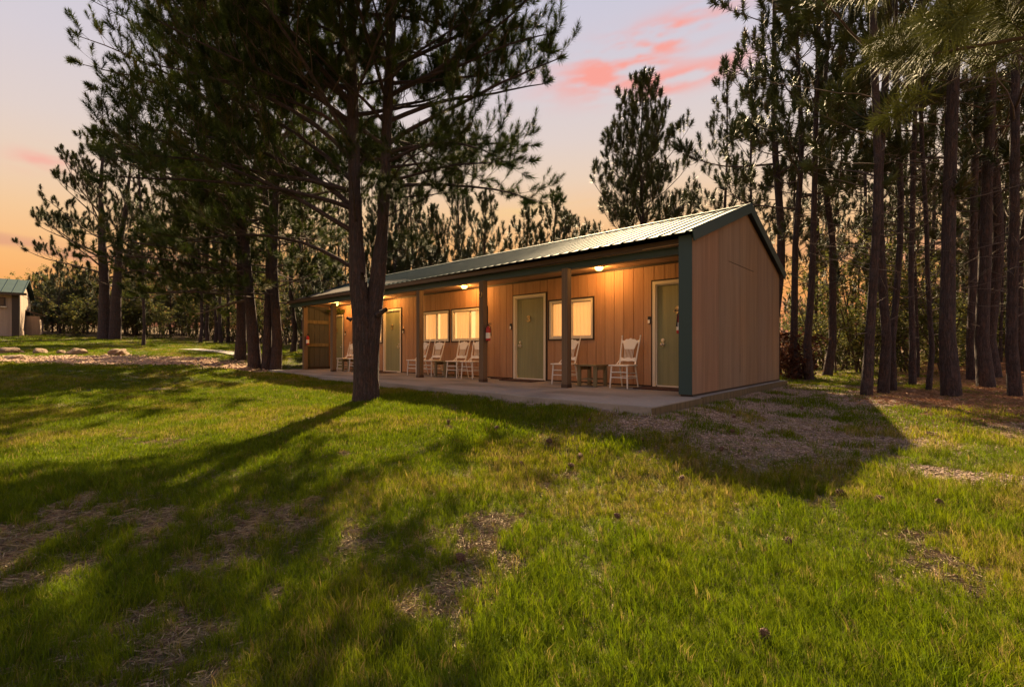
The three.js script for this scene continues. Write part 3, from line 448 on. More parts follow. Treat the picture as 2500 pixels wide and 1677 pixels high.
function grow(o) {
  // o: seed, stems [{pts, r0, r1}], limbs(r) -> [{stem, t, az, el, L, dead}], shoot spacing, twig style
  const r = rngOf(o.seed), limbs = [], twigs = [], dead = [], shoots = [];
  const shoot = (p, d, s) => { d = d.clone().addScaledVector(UPV, o.rise ?? 0.35).add(V((r() - 0.5) * 0.7, (r() - 0.5) * 0.5, (r() - 0.5) * 0.7)).normalize(); qt.setFromUnitVectors(UPV, d); const k = s * mix(0.75, 1.25, r()); shoots.push([new THREE.Matrix4().compose(p, qt.clone(), V(k, k, k)), r()]); };
  for (const b of o.limbs(r)) {
    const st = o.stems[b.stem || 0], base = pick(st.pts, b.t), sr = mix(st.r0, st.r1, b.t);
    const rad = Math.min(sr * 0.55, Math.max(0.010, b.L * (b.dead ? 0.0075 : 0.0125))), q = path(base, b.az, b.el, b.L, r, { n: o.segs || 7, up: b.up ?? o.up ?? 0.5, wob: b.wob ?? 0.2 });
    const radii = q.pts.map((_, i) => mix(rad, rad * 0.22, i / (q.pts.length - 1)));
    (b.dead ? dead : limbs).push(tube(q.pts, radii, o.limbSides || 5, 0, 0));
    const step = o.step || 0.3, t0 = b.dead ? 0.25 : (b.t0 ?? o.t0 ?? 0.28);
    for (let s = b.L * t0, side = 1; s < b.L; s += step * mix(0.7, 1.3, r()) * (b.dead ? 1.8 : 1), side = -side) {
      const t = s / b.L, p = pick(q.pts, t), d = way(q.pts, t), la = Math.atan2(d.z, d.x), le = Math.asin(clamp(d.y, -1, 1)), L2 = (b.L * 0.36 * (1 - 0.62 * t) + 0.16) * mix(0.65, 1.2, r()) * (b.dead ? 0.8 : 1);
      const w = path(p, la + side * mix(0.55, 1.15, r()), le + mix(-0.25, 0.5, r()), L2, r, { n: 3, up: b.dead ? 0 : (o.up2 ?? 0.5), wob: 0.3 });
      const wr = Math.max(o.twigMin || 0.004, rad * 0.26 * (1 - 0.5 * t)); (b.dead ? dead : twigs).push(tube(w.pts, [wr, wr * 0.8, wr * 0.6, wr * 0.35], 3));
      if (b.dead) continue;
      for (let k = L2 * 0.35; k < L2; k += (o.gap || 0.16) * mix(0.7, 1.3, r())) {
        const pp = pick(w.pts, k / L2), dd = way(w.pts, k / L2);
        if (L2 > 0.7 && r() < 0.75) { const x = path(pp, Math.atan2(dd.z, dd.x) + (r() < 0.5 ? 1 : -1) * mix(0.5, 1.1, r()), Math.asin(clamp(dd.y, -1, 1)) + mix(-0.1, 0.5, r()), L2 * 0.38 * mix(0.6, 1.2, r()), r, { n: 2, up: 0.4, wob: 0.2 }); twigs.push(tube(x.pts, [wr * 0.6, wr * 0.5, wr * 0.3], 3)); shoot(pick(x.pts, 0.5), way(x.pts, 0.5), o.size); shoot(x.pts[2], way(x.pts, 0.9), o.size); }
        else shoot(pp, dd.clone().add(V((r() - 0.5), 0.2, (r() - 0.5))), o.size * 0.9);
      }
      for (let k = 0; k < (o.tips || 2); k++) shoot(w.pts[3], way(w.pts, 0.95), o.size);
    }
    if (!b.dead) for (let k = 0; k < 3; k++) shoot(q.pts[q.pts.length - 1], way(q.pts, 0.97), o.size * 1.05);
  }
  if (o.leader) for (const st of o.stems) for (let k = 0; k < 7; k++) shoot(pick(st.pts, 1 - k * 0.014), V(0, 1.5, 0), o.size * 1.1);
  const trunk = o.stems.map((st, i) => tube(st.pts, st.radii || st.pts.map((_, k) => mix(st.r0, st.r1, Math.pow(k / (st.pts.length - 1), 0.9))), o.sides || 9, o.rough ?? 0.05, o.seed + i * 7));
  return { trunk, limbs, twigs, dead, shoots };
}
function crownGeo(shoots, variants, tone) {                    // needles of all shoots joined, with a tint for each shoot
  const n = shoots.reduce((s, [, q], i) => s + variants[i % variants.length].attributes.position.count, 0), P = new Float32Array(n * 3), N = new Float32Array(n * 3), C = new Float32Array(n * 3), v = V(0, 0, 0), n3 = new THREE.Matrix3(); let k = 0;
  shoots.forEach(([m, q], i) => {
    const g = variants[i % variants.length], p = g.attributes.position, nn = g.attributes.normal, c = tone(q); n3.getNormalMatrix(m);
    for (let j = 0; j < p.count; j++, k += 3) { v.fromBufferAttribute(p, j).applyMatrix4(m); P[k] = v.x; P[k + 1] = v.y; P[k + 2] = v.z; v.fromBufferAttribute(nn, j).applyMatrix3(n3).normalize(); N[k] = v.x; N[k + 1] = v.y; N[k + 2] = v.z; C[k] = c[0]; C[k + 1] = c[1]; C[k + 2] = c[2]; }
  });
  const g = new THREE.BufferGeometry(); g.setAttribute('position', new THREE.BufferAttribute(P, 3)); g.setAttribute('normal', new THREE.BufferAttribute(N, 3)); g.setAttribute('color', new THREE.BufferAttribute(C, 3)); return g;
}
const pineTone = (q) => { const d = mix(0.75, 1.25, (q * 7.3) % 1); return q > 0.93 ? [0.11 * d, 0.085 * d, 0.03 * d] : [mix(0.04, 0.085, q) * d, mix(0.06, 0.10, q) * d, mix(0.02, 0.02, q) * d]; };
function crownInstanced(shoots, geos, mat, parent, tone) {
  geos.forEach((g, k) => {
    const s = shoots.filter((_, i) => i % geos.length === k), im = new THREE.InstancedMesh(g, mat, s.length), c = new THREE.Color();
    s.forEach(([m, q], i) => { im.setMatrixAt(i, m); im.setColorAt(i, c.setRGB(...tone(q))); });
    im.name = 'crown'; im.castShadow = im.receiveShadow = true; stuff(im); parent.add(im);
  });
}
const stemOf = (h, seed, lean = 0, laz = 0, n = 12, bend = 0.12) => { const r = rngOf(seed), p = []; for (let i = 0; i <= n; i++) { const t = i / n; p.push(V(Math.cos(laz) * lean * h * t + (i ? (noise(t * 4 + seed, 1) - 0.5) * bend * 2 : 0), h * t - 0.25 * (i === 0), Math.sin(laz) * lean * h * t + (i ? (noise(t * 4 + seed, 9) - 0.5) * bend * 2 : 0))); } return p; };
function fillTree(o, t, bark, crownGeos) {                     // parts of a tree grown with grow()
  t.trunk.forEach((g) => mesh('trunk', g, bark, o));
  if (t.limbs.length) mesh('branches', merge([...t.limbs, ...t.twigs]), mTwig, o);
  if (t.dead.length) mesh('dead_branches', merge(t.dead), mDead, o);
  if (crownGeos) stuff(mesh('crown', crownGeos, mNeedle, o));
}
const shootMid = [1, 2, 3].map((s) => shootGeo(38, 0.17, 0.15, 0.018, s * 11, [0.45, 1.5]));
const shootBall = [7, 8].map((q) => shootGeo(60, 0.16, 0.155, 0.026, q * 17, [0.25, 1.7]));
const shootFar = [4, 5, 6].map((s) => shootGeo(30, 0.22, 0.16, 0.029, s * 13, [0.4, 1.45]));

{ // ---- the big two-stemmed pine on the lawn
  const o = thing('pine_tree', 'large two-stemmed pine with rough bark standing on the lawn before the porch', 'tree'), X = -2.77, Z = 8.92; o.position.set(X, lay(X, Z), -Z); const gy = lay(X, Z);
  const line = (a) => new THREE.CatmullRomCurve3(a.map(([x, y, z]) => V(x - X, y - gy, z))).getPoints(34);
  const A = line([[-2.83, gy - 0.3, 0.02], [-2.84, 0.5, 0.03], [-2.88, 1.5, 0.05], [-2.93, 2.3, 0.07], [-2.96, 3.24, 0.10], [-3.04, 5.76, 0.05], [-3.1, 7.5, -0.05], [-3.2, 10, -0.1], [-3.35, 13.6, -0.2]]), B = line([[-2.74, gy - 0.3, -0.03], [-2.72, 0.5, -0.04], [-2.66, 1.5, -0.06], [-2.58, 2.3, -0.1], [-2.51, 3.24, -0.15], [-2.42, 5.76, -0.2], [-2.33, 7.5, -0.2], [-2.2, 9.5, -0.25], [-2.0, 12.6, -0.3]]);
  const taper = (f) => (p) => { const y = p.y + gy, st = [[-0.6, 0.30], [-0.1, 0.215], [0.5, 0.188], [1.4, 0.186], [2.2, 0.172], [3.2, 0.14], [5.8, 0.115], [7.5, 0.10], [13.6, 0.02]]; let k = 0; while (k < st.length - 2 && y > st[k + 1][0]) k++; return f * (y > 2.6 ? 0.84 : 0.91) * mix(st[k][1], st[k + 1][1], clamp((y - st[k][0]) / (st[k + 1][0] - st[k][0]))); };
  const r0 = rngOf(77), L = [];
  const lprof = (y) => y < 3 ? 3.0 : y < 8 ? 4.2 : mix(4.2, 1.2, (y - 8) / 5.6);
  const hand = [[0, 2.25, 3.05, 0.62, 3.4, -0.9], [0, 2.95, 2.8, 0.6, 3.9, -0.3], [0, 3.4, 3.35, 0.75, 4.4, -0.5], [0, 3.9, 3.6, 0.7, 4.2, -0.4], [0, 4.3, 3.0, 0.85, 4.5, -0.6], [0, 4.9, 3.45, 0.95, 4.4, -0.6], [0, 5.4, 2.6, 0.85, 4.2, -0.4], [1, 4.75, 0.05, 0.55, 4.0, -0.15], [1, 5.2, -0.35, 0.62, 3.9, -0.3], [1, 5.7, 0.25, 0.45, 4.0, 0.1], [1, 6.2, -0.1, 0.62, 3.9, -0.2], [1, 4.4, 0.55, 0.3, 3.0, -0.7], [1, 4.3, -0.5, 0.3, 2.4, -0.4], [1, 4.0, 0.1, 0.2, 2.6, -0.2], [1, 4.6, -0.2, 0.35, 3.2, -0.3], [1, 3.8, 0.9, 0.3, 2.2, -0.3], [1, 3.7, -0.3, 0.2, 1.6, 0.0], [1, 3.3, 0.5, 0.3, 1.2, 0.1], [0, 3.1, 1.2, 0.5, 1.5, 0.1], [1, 2.9, 1.0, 0.4, 1.2, 0.1], [1, 2.6, 0.2, 0.3, 0.9, 0.1]];
  const hy = (st, y) => { const P = st ? B : A; for (let i = 0; i < P.length - 1; i++) if (P[i + 1].y + gy > y) return (i + (y - gy - P[i].y) / (P[i + 1].y - P[i].y)) / (P.length - 1); return 0.99; };
  for (const [st, y, az, el, l, up] of hand) L.push({ stem: st, t: hy(st, y), az, el, L: l, up, wob: 0.16, t0: 0.3 });
  for (let y = 3.4, k = 0; y < 13.2; y += 0.34, k++) L.push({ stem: 0, t: hy(0, y), az: Math.PI + (r0() - 0.5) * 4.2, el: mix(0.3, 0.85, r0()), L: lprof(y) * mix(0.6, 1, r0()), up: -0.3 });
  for (let y = 5.4, k = 0; y < 12.3; y += 0.30, k++) L.push({ stem: 1, t: hy(1, y), az: (r0() - 0.5) * 3.8, el: mix(0.25, 0.8, r0()), L: lprof(y) * 0.85 * mix(0.6, 1, r0()), up: -0.25 });
  for (let y = 4.7; y < 8.6; y += 0.22) { const st = r0() < 0.5 ? 0 : 1, back = r0() < 0.35; L.push({ stem: st, t: hy(st, y), az: (back ? -1 : 1) * mix(0.35, 2.8, r0()), el: mix(0.1, 0.6, r0()), L: mix(2.2, 4.4, r0()), up: -0.2 }); }
  for (let y = 3.7; y < 7.4; y += 0.25) L.push({ stem: y % 0.5 < 0.25 ? 0 : 1, t: hy(0, y), az: -Math.PI / 2 + (r0() - 0.5) * 2.4, el: mix(0.1, 0.5, r0()), L: mix(2.4, 4.0, r0()), up: -0.1 });
  const t = grow({ seed: 31, stems: [{ pts: A, r0: 0.19, r1: 0.03, radii: A.map(taper(1)) }, { pts: B, r0: 0.17, r1: 0.03, radii: B.map(taper(0.93)) }], limbs: () => L, step: 0.20, gap: 0.12, size: 1.08, up2: 0.35, t0: 0.22, sides: 26, rough: 0.07, rise: 0.25, limbSides: 7, segs: 9, tips: 2 });
  t.trunk.forEach((g) => mesh('trunk', g, mBark, o));
  t.limbs.forEach((g) => mesh('branch', g, mBark, o));
  stuff(mesh('twigs', merge(t.twigs), mTwig, o));
  const knot = (x, y, z, dx, dy, dz, r, l) => mesh('branch_stub', tube([V(x - X, y - gy, z), V(x - X + dx * l * 0.5, y - gy + dy * l * 0.5, z + dz * l * 0.5), V(x - X + dx * l, y - gy + dy * l, z + dz * l)], [r * 1.5, r, r * 0.85], 9, 0.1, 3), mBark, o);
  knot(-2.56, 1.42, 0.05, 0.85, 0.45, 0.2, 0.045, 0.22); knot(-2.80, 2.1, 0.17, 0.2, 0.5, 0.9, 0.035, 0.12); knot(-3.05, 1.32, 0.05, -0.9, 0.4, 0.2, 0.03, 0.1);
  crownInstanced(t.shoots, [shootGeo(46, 0.13, 0.14, 0.0108, 21, [0.4, 1.5]), shootGeo(46, 0.15, 0.135, 0.0108, 22, [0.45, 1.55])], leafy({ color: rgb(1, 1, 1), roughness: 0.7, transmission: 0.22 }), o, (q) => { const c = pineTone(q); return [c[0] * 0.85, c[1] * 0.95, c[2] * 0.8]; });
}
{ // ---- the group of four pines left of the porch
  const spec = [[-10.92, 18.72, 18.5, 0.17, 0.0, 0, 'straight grey pine trunk, leftmost of the four beside the porch'], [-9.88, 17.94, 19, 0.19, 0.085, Math.PI, 'pine with a trunk leaning left, second of the four beside the porch'], [-9.45, 17.96, 17, 0.15, 0.0, 1, 'slim dark upright pine, third of the four beside the porch'], [-9.09, 17.9, 18, 0.17, 0.02, 0.3, 'reddish-barked pine nearest the left end of the porch']];
  spec.forEach(([X, Z, h, rad, lean, laz, label], i) => {
    const o = thing('pine_tree', label, 'tree', 'four pines beside the porch'); o.position.set(X, lay(X, Z), -Z);
    const pts = stemOf(h, 40 + i, lean, laz, 16), r1 = rngOf(90 + i), L = [];
    for (let y = 2.6; y < h - 0.3; y += y < 10 ? 0.27 : 0.36) { const f = (y - 2.6) / (h - 2.6), side = i < 2 ? Math.PI : i === 2 ? 2.2 : 0.8; L.push({ t: y / h, az: side + (r1() - 0.5) * (y < 5 ? 3.2 : 4.4), el: mix(0.05, 0.75, f) + (r1() - 0.5) * 0.3, L: (f < 0.45 ? mix(4.6, 5.6, f / 0.45) : mix(5.6, 0.8, (f - 0.45) / 0.55)) * mix(0.6, 1, r1()) * (i > 1 && y < 6 ? 0.6 : 1), up: -0.05 }); }
    const t = grow({ seed: 60 + i, stems: [{ pts, r0: rad, r1: 0.03, radii: pts.map((_, k) => mix(rad, 0.03, k / 16) * (1 + 0.35 * Math.exp(-k * 1.2))) }], limbs: () => L, step: 0.40, gap: 0.24, size: 1.35, up2: 0.35, sides: 14, rough: 0.06, rise: 0.3, leader: true });
    fillTree(o, t, mBark);
    crownInstanced(t.shoots, [shootMid[0], shootMid[1]], leafy({ color: rgb(1, 1, 1), roughness: 0.7, transmission: 0.3 }), o, (q) => { const c = pineTone(q); return [c[0] * 1.1, c[1] * 1.15, c[2] * 0.9]; });
  });
}
// ---- stock of trees to copy: young bushy pines, tall forest pines with bare lower trunks, leafy saplings
function youngPine(seed, h, w, base = 0.8, dens = 0.30) {
  const o = new THREE.Group(), pts = stemOf(h, seed, 0, 0, 12, 0.1), r1 = rngOf(seed + 3), L = [];
  for (let y = base, k = 0; y < h - 0.25; y += dens, k++) { const f = (y - base) / (h - base); L.push({ t: y / h, az: k * 2.4 + r1(), el: mix(0.0, 0.8, f) + (r1() - 0.5) * 0.25, L: w * Math.pow(1 - f, 0.7) * mix(0.65, 1.1, r1()) + 0.3, up: 0.45 }); }
  const t = grow({ seed, stems: [{ pts, r0: h * 0.014 + 0.03, r1: 0.012 }], limbs: () => L, step: 0.33, gap: 0.24, size: 1.35, up2: 0.6, rise: 0.7, sides: 7, leader: true, t0: 0.2, tips: 2, segs: 5, limbSides: 4, twigMin: 0.007 });
  fillTree(o, t, mBark, crownGeo(t.shoots, shootFar, pineTone)); return o;
}
function tallPine(seed, h, rad, crown, w, lean = 0, laz = 0, leafLow = 0.25) {
  const o = new THREE.Group(), pts = stemOf(h, seed, lean, laz, 14, 0.16), r1 = rngOf(seed + 5), L = [];
  for (let y = 1.2; y < crown; y += 0.24) { const low = r1() < leafLow * ss(1.5, crown, y); L.push({ t: y / h, az: r1() * 6.283, el: mix(-0.15, 0.5, r1()), L: mix(0.5, 2.2, r1()) * ss(0.3, 3.5, y), up: low ? 0.4 : 0.1, dead: !low, wob: 0.34, t0: low ? 0.5 : undefined }); }
  for (let y = crown, k = 0; y < h - 0.3; y += 0.34, k++) { const f = (y - crown) / (h - crown); L.push({ t: y / h, az: k * 2.4 + r1(), el: mix(0.05, 0.8, f) + (r1() - 0.5) * 0.3, L: w * Math.pow(1 - f, 0.6) * mix(0.55, 1.1, r1()) + 0.3, up: 0.5 }); }
  const t = grow({ seed, stems: [{ pts, r0: rad, r1: 0.03, radii: pts.map((_, k) => mix(rad, 0.03, Math.pow(k / 14, 1.15)) * (1 + 0.45 * Math.exp(-k * 1.9))) }], limbs: () => L, step: 0.34, gap: 0.24, size: 1.3, up2: 0.5, rise: 0.5, sides: 11, rough: 0.06, leader: true, t0: 0.35, segs: 6, limbSides: 4, twigMin: 0.005 });
  fillTree(o, t, mBark, crownGeo(t.shoots, shootFar, pineTone)); return o;
}
function sapling(seed, h, w, n, tint, low = 0.1) {
  const o = new THREE.Group(), r1 = rngOf(seed), stems = [], P = [], N = [], C = [], v = V(0, 0, 0), nn = V(0, 0, 0);
  const leaf = (p) => { const s = mix(0.025, 0.085, r1() ** 1.5); nn.set(r1() - 0.5, r1() * 0.9 + 0.1, r1() - 0.5).normalize(); const a = V(r1() - 0.5, r1() - 0.5, r1() - 0.5).cross(nn).normalize().multiplyScalar(s), b = a.clone().cross(nn).multiplyScalar(0.55), d = mix(0.7, 1.3, r1()), c = tint(r1()); const q = [a.clone().negate(), b.clone(), a, b.clone().negate()]; for (const i of [0, 1, 2, 0, 2, 3]) { P.push(p.x + q[i].x, p.y + q[i].y, p.z + q[i].z); N.push(nn.x, nn.y, nn.z); C.push(c[0] * d, c[1] * d, c[2] * d); } };
  const count = Math.round(mix(3, 6, r1()));
  for (let k = 0; k < count; k++) {
    const m = path(V((r1() - 0.5) * 0.3, -0.1, (r1() - 0.5) * 0.3), r1() * 6.283, mix(1.1, 1.5, r1()), h * mix(0.7, 1, r1()), r1, { n: 7, up: 0, wob: 0.2 }); stems.push(tube(m.pts, m.pts.map((_, i) => mix(0.012 + h * 0.004, 0.004, i / 7)), 5));
    for (let s = 0; s < 16; s++) { const t = mix(low, 1, (s + r1()) / 16), q = path(pick(m.pts, t), r1() * 6.283, mix(0, 0.9, r1()), w * mix(0.4, 1, r1()) * (1 - 0.5 * t), r1, { n: 4, up: 0.1, wob: 0.35 }); stems.push(tube(q.pts, [0.007, 0.006, 0.005, 0.004, 0.002], 3)); for (let l = 0; l < n / 16 / count; l++) { v.copy(pick(q.pts, mix(0.2, 1, r1()))).add(V((r1() - 0.5) * 0.26, (r1() - 0.5) * 0.2, (r1() - 0.5) * 0.26)); leaf(v); } }
  }
  mesh('stems', merge(stems), mTwig, o);
  const g = new THREE.BufferGeometry(); g.setAttribute('position', new THREE.Float32BufferAttribute(P, 3)); g.setAttribute('normal', new THREE.Float32BufferAttribute(N, 3)); g.setAttribute('color', new THREE.Float32BufferAttribute(C, 3));
  stuff(mesh('leaves', g, mLeaf, o)); return o;
}
const leafGreen = (q) => q > 0.7 ? [0.21, 0.19, 0.045] : [mix(0.08, 0.14, q), mix(0.10, 0.145, q), 0.03], leafRed = (q) => [mix(0.08, 0.15, q), mix(0.035, 0.06, q), 0.025];
const young = [youngPine(101, 9, 3.0, 0.8, 0.22), youngPine(102, 10, 3.2, 0.8, 0.22), youngPine(103, 7.5, 2.8, 0.6, 0.21), youngPine(104, 6, 2.4, 0.3, 0.2)];
const tall = [tallPine(201, 15, 0.108, 5.5, 2.4), tallPine(202, 16, 0.135, 6.0, 2.6), tallPine(203, 13.5, 0.085, 5, 2.0, 0.02, 1), tallPine(204, 12, 0.06, 4.5, 1.7, 0.03, 3)];
const saps = [sapling(301, 4.2, 1.5, 2600, leafGreen), sapling(302, 3.0, 1.4, 2200, leafGreen, 0.05), sapling(303, 5.5, 1.7, 3000, leafGreen, 0.15), sapling(304, 1.4, 0.8, 1300, leafRed, 0.0)];
function plant(src, name, X, Z, scale, turn, label, category, group, sy = 1) { const c = src.clone(); c.name = numbered(name); scene.add(c); c.position.set(X, lay(X, Z) - 0.04, -Z); c.rotation.y = turn; c.scale.set(scale, scale * sy, scale); return tag(c, label, category, group); }
const east = (b, Z) => (b - 1169) / 1066 * Z;                 // bearing b and distance Z to metres east of the camera
const rt = rngOf(999);

// behind the cabin: a row of young pines against the sky, one of them much larger
plant(youngPine(110, 14.6, 5.2, 2.0, 0.15), 'pine_tree', 6.7, 24, 1, 0.4, 'tallest bushy pine rising alone behind the middle of the metal roof', 'tree');
[[900, 27, 1, 1.05], [940, 30, 1, 1.08], [985, 29, 0, 0.98], [1045, 30, 1, 1.14], [1105, 28, 0, 1.05], [1158, 29, 3, 1.0], [1205, 28, 2, 1.16], [1265, 28, 1, 0.98], [1300, 29, 0, 0.98], [1345, 26, 2, 0.95], [1395, 28, 3, 1.0], [1590, 24, 3, 0.95], [875, 24, 2, 1.0]].sort((a, b) => a[0] - b[0]).forEach(([d, Z, k, s], i) => plant(young[k], 'young_pine', east(d, Z), Z, s, rt() * 6.28, `${['first', 'second', 'third', 'fourth', 'fifth', 'sixth', 'seventh', 'eighth', 'ninth', 'tenth', 'eleventh', 'twelfth', 'thirteenth', 'fourteenth'][i]} young pine from the big trunk in the row behind the roof`, 'tree', 'young pines behind the cabin'));
for (let k = 0; k < 16; k++) { const Z = mix(24, 40, rt()), d = mix(690, 1180, k / 16) + rt() * 30; plant(young[2 + k % 2], 'young_pine', east(d, Z), Z, mix(0.65, 0.95, rt()), rt() * 6.28, 'small young pine low behind the cabin roof', 'tree', 'small pines low behind the cabin'); }

// woods right of the cabin: trunks one can tell apart
[[1660, 20, 0, 0.84, 0, 'slim pine with sparse crown just behind the peak of the roof'], [1718, 19, 3, 1.0, 1, 'very thin pine pole right of the roof peak'], [1775, 16.5, 1, 1.12, 2, 'stout dark pine behind the back corner of the cabin'], [1822, 14.3, 0, 0.95, 3, 'straight pine, first of the pair behind the back corner of the cabin'], [1850, 13.46, 2, 1.1, 0, 'leaning pine, second of the pair behind the back corner of the cabin'], [1886, 15.5, 0, 1.05, 5, 'tall pine standing between the leaning pair and the near trio']].forEach(([d, Z, k, s, turn, label]) => plant(tall[k], 'forest_pine', east(d, Z), Z, s, turn, label, 'tree', 'tall pines right of the cabin'));
const near = [[6.58, 8.68, 0.074, 0.025, 0.2, 15, 'near pine trunk tilting right, left one of the trio at the wood edge'], [7.45, 9.38, 0.080, 0, 0, 15.5, 'middle trunk of the pine trio at the wood edge'], [7.99, 9.78, 0.060, 0.01, 0, 14.5, 'right trunk of the pine trio at the wood edge'], [8.80, 9.88, 0.042, 0.0, 2, 12, 'thin pine pole just right of the trio at the wood edge'], [9.85, 11.46, 0.06, 0.03, 0, 13, 'slender pine leaning right behind the thin pole'], [8.06, 8.52, 0.112, 0.025, 0, 16.5, 'thickest pine trunk with rough bark right of the cabin'], [10.89, 10.68, 0.122, 0.02, 0, 16, 'second thick pine trunk near the right edge of the wood'], [9.22, 8.52, 0.08, 0.0, 0, 14, 'pine trunk cut by the right edge of the view']];
near.forEach(([X, Z, rad, lean, laz, h, label], i) => { const o = tallPine(220 + i, h, rad, 6 + (i % 3) * 0.6, 2.1, lean, laz, 0.35); o.name = numbered('forest_pine'); scene.add(o); o.position.set(X, lay(X, Z) - 0.02, -Z); tag(o, label, 'tree', 'tall pines at the wood edge'); });
for (let k = 0; k < 34; k++) { const d = mix(1800, 2620, Math.pow((k + rt()) / 34, 0.85)), Z = mix(12, 30, Math.pow(rt(), 0.8)); plant(tall[[3, 2, 3, 0, 3, 1][k % 6]], 'forest_pine', east(d, Z), Z, mix(0.7, 1.0, rt()), rt() * 6.28, 'dark slender pine deep in the wood right of the cabin', 'tree', 'slender pines deep in the wood'); }
for (let k = 0; k < 38; k++) { const d = mix(1790, 2560, (k + rt()) / 38), Z = mix(14, 27, rt()); plant(saps[k % 3], 'leafy_sapling', east(d, Z), Z, mix(0.6, 1.1, rt()), rt() * 6.28, 'leafy yellow-green sapling under the pines right of the cabin', 'sapling', 'leafy saplings in the wood'); }
for (let k = 0; k < 26; k++) { const d = mix(1800, 2650, (k + rt()) / 26), Z = mix(22, 36, rt()); plant(young[2 + k % 2], 'young_pine', east(d, Z), Z, mix(0.7, 1.0, rt()) * (d < 2150 ? 0.66 : 1.1), rt() * 6.28, 'dense young pine filling the back of the wood', 'tree', 'young pines at the back of the wood'); }
plant(saps[3], 'rusty_shrub', 8.3, 13.6, 0.9, 0, 'rust-red shrub at the back corner of the cabin', 'shrub', 'rust-red shrubs'); plant(saps[3], 'rusty_shrub', 8.9, 14.6, 1.3, 2, 'rust-red shrub farther back behind the cabin corner', 'shrub', 'rust-red shrubs');

// left edge of the lawn
const twin = thing('pine_tree', 'dark broad pine with twin trunks beyond the lawn, near the far cabin', 'tree');
{
  const X = -25.1, Z = 29.1; twin.position.set(X, lay(X, Z), -Z);
  const A = stemOf(12.6, 71, 0, 0, 12, 0.2).map((p) => p.add(V(-0.35, 0, 0))), B = stemOf(11.5, 72, 0.09, 0, 12, 0.2).map((p) => p.add(V(0.3, 0, 0))), L = [], r1 = rngOf(73);
  for (let y = 3.2; y < 12.2; y += 0.30) { const f = (y - 3.2) / 9.4; L.push({ stem: 0, t: y / 12.6, az: Math.PI + (r1() - 0.5) * 4.2, el: mix(0.25, 0.9, f), L: mix(7.4, 1.0, Math.pow(f, 0.8)) * mix(0.6, 1.05, r1()), up: 0.25 }); if (y < 11) L.push({ stem: 1, t: y / 11.5, az: (r1() - 0.5) * 4.2, el: mix(0.25, 0.9, f), L: mix(4.2, 0.9, f) * mix(0.6, 1.05, r1()), up: 0.3 }); }
  const t = grow({ seed: 74, stems: [{ pts: A, r0: 0.36, r1: 0.04 }, { pts: B, r0: 0.34, r1: 0.04 }], limbs: () => L, step: 0.48, gap: 0.30, size: 1.25, up2: 0.6, rise: 0.6, sides: 12, leader: true, twigMin: 0.012 });
  fillTree(twin, t, mBark, crownGeo(t.shoots, shootBall, (q) => pineTone(q).map((c) => c * 0.8)));
}
[[325, 24, 3, 1.1, 'thin young pine trunk alone at the far side of the lawn'], [456, 29.4, 0, 0.9, 'first trunk of the pine clump beyond the lawn'], [474, 31, 1, 0.85, 'second trunk of the pine clump beyond the lawn'], [490, 30.1, 2, 1.05, 'third trunk of the pine clump beyond the lawn'], [505, 30, 0, 0.92, 'fourth trunk of the pine clump beyond the lawn'], [520, 30.9, 2, 1.1, 'last trunk of the pine clump beyond the lawn'], [668, 24, 1, 0.9, 'dark pine just behind the left end of the cabin'], [686, 27, 0, 1.0, 'pine farther behind the left end of the cabin']].forEach(([d, Z, k, s, label], i) => plant(tall[k], 'forest_pine', east(d, Z), Z, s, i, label, 'tree', 'pines beyond the lawn'));
for (let k = 0; k < 30; k++) { const d = mix(330, 860, (k + rt()) / 30), Z = mix(33, 46, rt()); plant(k % 3 ? tall[k % 4] : young[k % 4], k % 3 ? 'forest_pine' : 'young_pine', east(d, Z), Z, mix(0.65, 0.95, rt()), rt() * 6.28, k % 3 ? 'pine in the belt of woods beyond the lawn' : 'young pine in the belt of woods beyond the lawn', 'tree', k % 3 ? 'pines in the far belt' : 'young pines in the far belt'); }
for (let k = 0; k < 46; k++) { const d = mix(66, 760, (k + rt()) / 46), Z = mix(31, 40, rt()); plant(saps[k % 3], 'leafy_shrub', east(d, Z), Z, mix(0.85, 1.35, rt()), rt() * 6.28, 'leafy olive shrub along the far edge of the lawn', 'shrub', 'shrubs along the far edge of the lawn'); }
for (let k = 0; k < 14; k++) { const d = mix(66, 330, (k + rt()) / 14), Z = mix(33, 38, rt()); plant(young[3], 'young_pine', east(d, Z), Z, mix(0.6, 0.85, rt()), rt() * 6.28, 'small young pine between the shrubs near the far cabin', 'tree', 'small pines near the far cabin'); }

